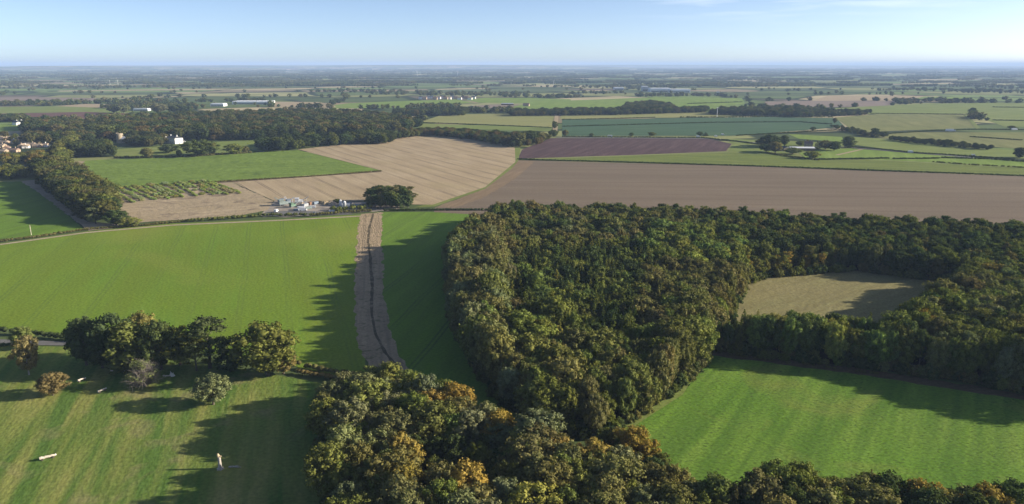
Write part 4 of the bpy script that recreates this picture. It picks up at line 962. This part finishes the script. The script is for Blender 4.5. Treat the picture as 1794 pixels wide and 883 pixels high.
# bungalow village
vr = random.Random(12)
VIL = [(4,268,1.4,'b'),(12,262,.3,'t'),(2,258,1.5,'b'),(24,266,1.5,'t'),(8,252,1.3,'b'),(22,250,1.5,'w'),(32,247,1.2,'b'),(14,246,.2,'t'),(40,258,.3,'b'),(47,259,.4,'w'),(55,256,1.4,'b'),(66,258,1.5,'b'),(77,257,1.5,'w'),(70,253,1.5,'b'),(60,252,1.3,'t'),(92,250,1.5,'t'),(84,249,.2,'b'),(-8,262,1.2,'b'),(-14,252,1.4,'t'),(1,246,1.4,'b')]
DIR = ['nearest the frame edge','with its gable to the camera','at the lower left corner','beside the long garden hedge','in the upper left of the village','with a bright white front','at the back by the brown field','at the back left','left of the autumn row','with white side wall near the middle','in the middle of the village','right of centre in the village','at the right end of the village front','behind the right end of the front row','behind the middle row','beside the garden trees at upper right','gable-on by the upper right trees','just past the frame edge','past the frame edge at the back','furthest back at far left']
for (x, y, r_, k), d_ in zip(VIL, DIR):
    rf, rn = {'b': (M_buff, 'tan-roofed'), 't': (M_tile, 'brown-tiled'), 'w': (M_buff, 'pale')}[k]
    house('bungalow', at(x, y), r_ + vr.uniform(-.1, .1), 8.5, vr.uniform(11, 16), 3.0, 2.6, M_white if k == 'w' else M_brick, rf, f'{rn} bungalow {d_}', group='village bungalows', chim=1, nwin=2)
# farm
house('barn', at(1404, 264), math.radians(86), 11, 34, 4.2, 1.6, M_wood, M_metal, 'long farm barn with pale metal roof', 'barn', chim=0, nwin=4)
house('farmhouse', at(1416, 258), 1.2, 8, 12, 5.5, 3.4, M_brick, M_tile, 'brick farmhouse with tiled roof behind the long barn', chim=2, nwin=3, storeys=2)
house('farm_shed', at(1372, 264), .4, 9, 14, 4, 2.6, M_brick, M_slate, 'buff farm shed left of the long barn', 'shed', chim=0, nwin=2)
# long factory and others far off
def longblock(x0, x1, y, h, dpt, mat, label, name='factory', n=1):
    a, b_ = at(x0, y), at(x1, y); o = empty(name, (a+b_)/2, math.atan2(b_.y-a.y, b_.x-a.x)); L = (b_-a).length
    bm = bmesh.new(); box(bm, (0, 0, h/2), (L, dpt, h)); bm_obj('wall', bm, mat, o)
    bm = bmesh.new(); 
    for i in range(n): box(bm, (L*(-.5 + (i+.5)/n), 0, h + .8), (L/n*.96, dpt*.98, 1.5), taper=.94)
    bm_obj('roof', bm, M_metal, o)
    bm = bmesh.new(); box(bm, (0, -dpt/2 - .12, h*.25), (L*.9, .2, h*.3)); bm_obj('doors', bm, M_slate, o)
    return tag(o, label, 'factory')
longblock(1137,1172,161,16,60,M_wht,'long white factory hall, left half of the works on the plain',n=2)
longblock(1172,1207,162,14,50,M_wht,'long white factory hall, right half of the works on the plain',n=3)
longblock(1124,1134,160,22,40,M_steel,'tall grey factory block at the left end of the works')
longblock(1075,1092,157,10,40,M_wht,'small white sheds far left of the works',name='warehouse')
longblock(372,395,186,7,30,M_wht,'white warehouse left of the far glasshouses',name='warehouse')
longblock(412,478,182,8,50,M_wht,'long pale glasshouse range on the far left plain',name='glasshouse',n=6)
longblock(236,262,194,5,18,M_metal,'low pale barn by the far tan field',name='barn')
longblock(878,900,184,4,14,M_wood,'low dark barn right of the far brown field',name='barn')
house('farm_house', at(922, 186), 1.3, 10, 18, 5, 4, M_brick, M_tile, 'buff farmhouse on the bright pasture at centre distance', chim=1, nwin=3)
house('cottage', at(827, 190), 1.3, 7, 9, 4.5, 3, M_white, M_slate, 'tiny white cottage at the end of the mid tree line', chim=1, nwin=2)
for i in range(16):
    x = 738 + i*6.1; y = 173.5 + 1.3*math.sin(i*1.9) 
    k = i % 3
    house('terrace_house', at(x, y), 1.4, 10, 15, 6.5, 4, [M_white, M_brick, M_white][k], [M_slate, M_tile, M_buff][k], f"{['white slate-roofed','brick tiled','white tan-roofed'][k]} house in the far row before the wood, {'left' if i < 6 else 'middle' if i < 11 else 'right'} part", group=f"{['white slate-roofed','brick tiled','white tan-roofed'][k]} houses in the far row, {'left' if i < 6 else 'middle' if i < 11 else 'right'} part", chim=1, nwin=2)

# wind turbines / masts
def turbine(x, yb, yt, label, blade=.42, n=3, rot=.3):
    h = height_at(yb, yt, x); o = empty('wind_turbine', at(x, yb)); bm = bmesh.new()
    tube(bm, [(0,0,0),(0,0,h*.6),(0,0,h)], [h*.03, h*.022, h*.016], 10); bm_obj('mast', bm, M_wht, o)
    bm = bmesh.new(); box(bm, (0, -.02*h, h*1.01), (h*.05, h*.12, h*.05)); bm_obj('nacelle', bm, M_wht, o)
    for k in range(n):
        a = rot + k*2*math.pi/n; bm = bmesh.new(); u = Vector((math.cos(a), 0, math.sin(a))); c_ = Vector((0, -.09*h, h*1.01))
        tube(bm, [c_, c_ + u*h*blade*.35, c_ + u*h*blade], [h*.012, h*.018, h*.004], 6); bm_obj('blade', bm, M_wht, o)
    return tag(o, label, 'wind turbine')
turbine(1256, 206, 189, 'white single wind turbine mast beyond the blue-green field', .22, 2, .05)
turbine(731, 134, 125, 'far white turbine left of centre on the plain', .4)
turbine(802, 133, 125, 'far white turbine right of its neighbour near centre', .4, rot=.9)
turbine(1291, 118, 106, 'faint tall turbine on the skyline right of centre', .4, rot=1.57)
turbine(193, 149, 141, 'left of the two thin far turbines at upper left', .35)
turbine(207, 149, 141, 'right of the two thin far turbines at upper left', .35, rot=.8)
turbine(970, 149, 142, 'small far white turbine above the factory tree line', .4, rot=.8)
def pylon(x, yb, yt, label):
    h = height_at(yb, yt, x); o = empty('pylon', at(x, yb)); bm = bmesh.new(); w = h*.12
    for sx in (-1, 1):
        for sy in (-1, 1): tube(bm, [(sx*w, sy*w, 0), (sx*w*.25, sy*w*.25, h*.65), (0, 0, h)], [h*.012]*3, 4)
    bm_obj('lattice', bm, M_steel, o)
    for k in range(3): bm = bmesh.new(); tube(bm, [(-h*.18, 0, h*(.62+.14*k)), (h*.18, 0, h*(.62+.14*k))], [h*.012]*2, 4); bm_obj('crossarm', bm, M_steel, o)
    tag(o, label, 'pylon')
pylon(1640, 135, 122, 'leftmost faint pylon on the far right plain'); pylon(1692, 135, 123, 'middle faint pylon on the far right plain'); pylon(1758, 132, 121, 'right faint pylon on the far right plain')
o = empty('telegraph_pole', at(55, 412)); tag(o, 'thin pale pole behind the clipped hedge at left', 'pole')
bm = bmesh.new(); tube(bm, [(0,0,0),(0,0,7.5)], [.22,.15], 8); bm_obj('post', bm, M_log, o); bm = bmesh.new(); box(bm, (0,0,7), (1.6,.15,.15)); bm_obj('crossarm', bm, M_log, o)

# ------------------------------------------------------------------ vehicles
def van(x, y, rz, L, H_, col, label, cat='van', name='van'):
    o = empty(name, at(x, y), rz); w = 2.1
    bm = bmesh.new(); box(bm, (-.08*L, 0, .45 + H_/2), (L*.78, w, H_)); box(bm, (L*.40, 0, .45 + H_*.27), (L*.2, w, H_*.54), taper=.92); bmesh.ops.bevel(bm, geom=bm.edges[:], offset=.1, segments=2); bm_obj('body', bm, col, o)
    bm = bmesh.new(); box(bm, (L*.33, 0, .45 + H_*.72), (L*.06, w*.86, H_*.36)); bm_obj('windscreen', bm, M_glass, o)
    for sx in (-.3, .36):
        for sy in (-1, 1): bm = bmesh.new(); tube(bm, [(L*sx, sy*(w/2-.15), .42), (L*sx, sy*(w/2+.06), .42)], [.42, .42], 12); bm_obj('wheel', bm, M_rubber, o)
    return tag(o, label, cat)
van(531, 370, .1, 6.5, 2.4, M_wht, 'white van parked on the lane left of the machinery yard')
van(484, 372, 1.4, 4.2, 2.0, M_wht, 'white boxy van beside the lane end at the rough ground')
van(1665, 230, 0, 19, 3.6, M_wht, 'long white lorry on the right main road', 'lorry', 'lorry')
van(1777, 228, .1, 12, 3.4, M_wht, 'white lorry at the right edge of the main road', 'lorry', 'lorry')
van(1595, 268, -.2, 7, 2.8, M_wht, 'white van on the lane right of the farmstead')
van(1705, 274, -.1, 5, 2.4, M_wht, 'white van further right along the lane')
van(1069, 240, 0, 9, 2.8, M_wht, 'pale grey lorry on the road above the ploughed field', 'lorry', 'lorry')
van(1223, 241, 0, 7, 2.6, M_wht, 'white van at the left of the road junction')
van(1254, 240, 0, 5, 2.4, M_wht, 'white van at the right of the road junction')
van(1266, 237, 0, 5, 2.4, M_wht, 'small white van beyond the road junction')
van(322, 249, .1, 4.5, 1.5, M_wht, 'pale car parked right of the manor', 'car', 'parked_car')
van(1258, 162, 0, 16, 4, M_wht, 'tiny white lorry right of the works', 'lorry', 'lorry')

# ------------------------------------------------------------------ machinery yard
M_green = M('green_paint', (.12, .20, .14), var=.2); M_gmach = M('grey_green_paint', (.30, .36, .34), var=.3); M_blue = M('blue_grey_paint', (.22, .27, .33), var=.3); M_rust = M('rusty_steel', (.25, .14, .08), var=.4)
M_sand = M('sand_heap', (.46, .36, .25), var=.25)
def crusher(x, y, rz, s, label, mats):
    o = empty('quarry_machine', at(x, y), rz); tag(o, label, 'machine')
    bm = bmesh.new(); box(bm, (0,0,1.6*s), (5*s,2.4*s,1.6*s)); box(bm, (-1.2*s,0,3.0*s), (2.2*s,2.6*s,1.3*s), taper=1.35); bm_obj('body', bm, mats[0], o)
    bm = bmesh.new()
    for k in range(5): tube(bm, [((-2+k)*s, -1.25*s, 0), ((-2+k)*s, -1.2*s, 1.2*s)], [.12*s]*2, 4)
    for k in range(5): tube(bm, [((-2+k)*s, 1.25*s, 0), ((-2+k)*s, 1.2*s, 1.2*s)], [.12*s]*2, 4)
    bm_obj('frame', bm, M_steel, o)
    bm = bmesh.new(); v0, v1 = Vector((1.5*s,0,1.6*s)), Vector((6.5*s,0,4.4*s)); 
    for sy in (-.5, .5): tube(bm, [v0 + Vector((0,sy*s,0)), v1 + Vector((0,sy*s,0))], [.16*s]*2, 5)
    box(bm, (4*s, 0, 3.0*s), (.6*s, 1.1*s, .3*s)); bm_obj('conveyor', bm, mats[1], o)
    bm = bmesh.new(); tube(bm, [(5.2*s,0,0),(5.2*s,0,3.6*s)], [.12*s]*2, 5); bm_obj('prop', bm, M_steel, o)
crusher(497, 360, .5, 1.5, 'largest grey screening machine at the left of the yard', (M_gmach, M_steel)); crusher(505, 357, 2.2, 1.2, 'bluish conveyor machine behind the largest yard machine', (M_blue, M_metal))
crusher(513, 363, 1.0, 1.1, 'dark green machine at the front left of the yard', (M_green, M_gmach)); crusher(524, 356, .2, 1.3, 'pale conveyor machine at the back centre of the yard', (M_metal, M_steel))
crusher(541, 360, 2.8, .9, 'small rusty screening machine right of the pale conveyor', (M_rust, M_blue)); crusher(492, 355, 2.8, 1.0, 'grey machine furthest left at the back of the yard', (M_blue, M_gmach))
def skip(x, y, rz, L, h, mat, label, name='container', cat='container'):
    o = empty(name, at(x, y), rz); tag(o, label, cat); bm = bmesh.new(); box(bm, (0,0,h/2+.1), (L,2.4,h)); bm_obj('body', bm, mat, o)
    bm = bmesh.new()
    for k in range(int(L/1.2)): box(bm, (-L/2+.7+k*1.2, 0, h/2+.1), (.18, 2.52, h*.9))
    bm_obj('ribs', bm, mat, o); bm = bmesh.new(); box(bm, (L/2+.06, 0, h/2+.1), (.1, 2.1, h*.85)); bm_obj('door', bm, M_steel, o)
SK = [(528,367,.1,6,2.4,M_wht,'white container on the yard front, left'),(541,366,.5,5,1.6,M_gmach,'grey-green open container near the yard heap'),(535,362,1.2,6,2.5,M_steel,'pale metal container in the middle of the yard'),(548,364,.1,5,1.4,M_metal,'low pale tank container at the yard centre'),
 (519,369,0,4,1.4,M_blue,'blue-grey low container at the yard entrance'),(553,358,1.0,5,2.2,M_blue,'blue-grey container at the yard back'),(606,362,.1,7,2.2,M_metal,'pale container right of the silo'),(600,366,0,5,1.2,M_wht,'low white container in front of the silo'),
 (583,371,.1,6,1.2,M_wht,'long white trailer body at the hedge of the yard'),(612,360,.3,4,2,M_steel,'grey container under the clump shade'),(625,362,.3,5,2,M_blue,'dark blue-grey container nearest the clump')]
for s in SK: skip(*s)
o = empty('silo', at(604, 366)); tag(o, 'upright grey cylindrical silo in the right of the yard', 'silo'); bm = bmesh.new(); tube(bm, [(0,0,0),(0,0,6)], [1.5,1.5], 16); bm_obj('tank', bm, M_steel, o); bm = bmesh.new(); tube(bm, [(0,0,6.01),(0,0,7)], [1.5,.2], 16); bm_obj('lid', bm, M_metal, o)
o = empty('silo', at(597, 361)); tag(o, 'pale smaller silo behind the upright grey silo', 'silo'); bm = bmesh.new(); tube(bm, [(0,0,0),(0,0,5)], [1.2,1.2], 14); bm_obj('tank', bm, M_metal, o); bm = bmesh.new(); tube(bm, [(0,0,5.01),(0,0,5.8)], [1.2,.2], 14); bm_obj('lid', bm, M_metal, o)
def heap(x, y, r, h, mat, label, seed):
    rng = random.Random(seed); bm = bmesh.new(); bmesh.ops.create_uvsphere(bm, u_segments=22, v_segments=10, radius=1)
    for v in bm.verts:
        k = 1 + rng.uniform(-.1, .1); f = max(0, v.co.z); v.co.x *= r*k*(1-.25*f); v.co.y *= r*k*(1-.25*f); v.co.z = h*(f**1.3)*k - (.2 if v.co.z < 0 else 0)
    o = bm_obj('spoil_heap', bm, mat); o.location = at(x, y); tag(o, label, 'heap')
heap(570, 357, 6, 2.6, M_scrub, 'brown spoil heap at the back of the yard', 1); heap(582, 358, 5, 2.8, M_sand, 'sandy heap right of the brown spoil heap', 2); heap(530, 361, 3.5, 3.2, M_sand, 'tall pale sand heap among the machines', 3); heap(560, 355, 4, 1.8, M_floor, 'dark earth heap at the yard back edge', 4)
for x, y, lb in ((590,356,'dark bush at the back of the yard by the shade'),(584,369,'round olive bush inside the yard front'),(594,371,'second round bush at the yard front near the silo')):
    tree(at(x, y), 4.2, 5, 'bush', 'dark green' if y < 360 else 'olive green', lb)
# sign posts by the yard gate and stones along the clearing edge
o = empty('gate_sign', at(551, 377)); tag(o, 'small white sign board on posts at the yard gate', 'sign'); bm = bmesh.new(); box(bm, (0,0,2.2), (1.8,.1,1.2)); bm_obj('board', bm, M_wht, o)
for s in (-.7, .7): bm = bmesh.new(); tube(bm, [(s,.1,0),(s,.1,2.6)], [.06,.06], 6); bm_obj('post', bm, M_steel, o)

for o_ in list(COL.objects):
    if o_.parent is None and o_.get('category') in ('log jump', 'jump', 'log', 'branch', 'van', 'car', 'container', 'sign'): o_.location.z += .17

# ------------------------------------------------------------------ haze: one box of even air round the whole country
hm = bpy.data.materials.new('haze'); hm.use_nodes = True; t = hm.node_tree; t.nodes.clear()
out = N(t, 'ShaderNodeOutputMaterial'); pv = N(t, 'ShaderNodeVolumePrincipled'); pv.inputs['Color'].default_value = (.48, .66, .98, 1); pv.inputs['Density'].default_value = 6.0e-5; pv.inputs['Anisotropy'].default_value = 0.0
t.links.new(pv.outputs[0], out.inputs['Volume'])
bm = bmesh.new(); box(bm, (0, 20000, 104), (124000, 124000, 210)); hz = bm_obj('haze', bm, hm); hz['kind'] = 'stuff'
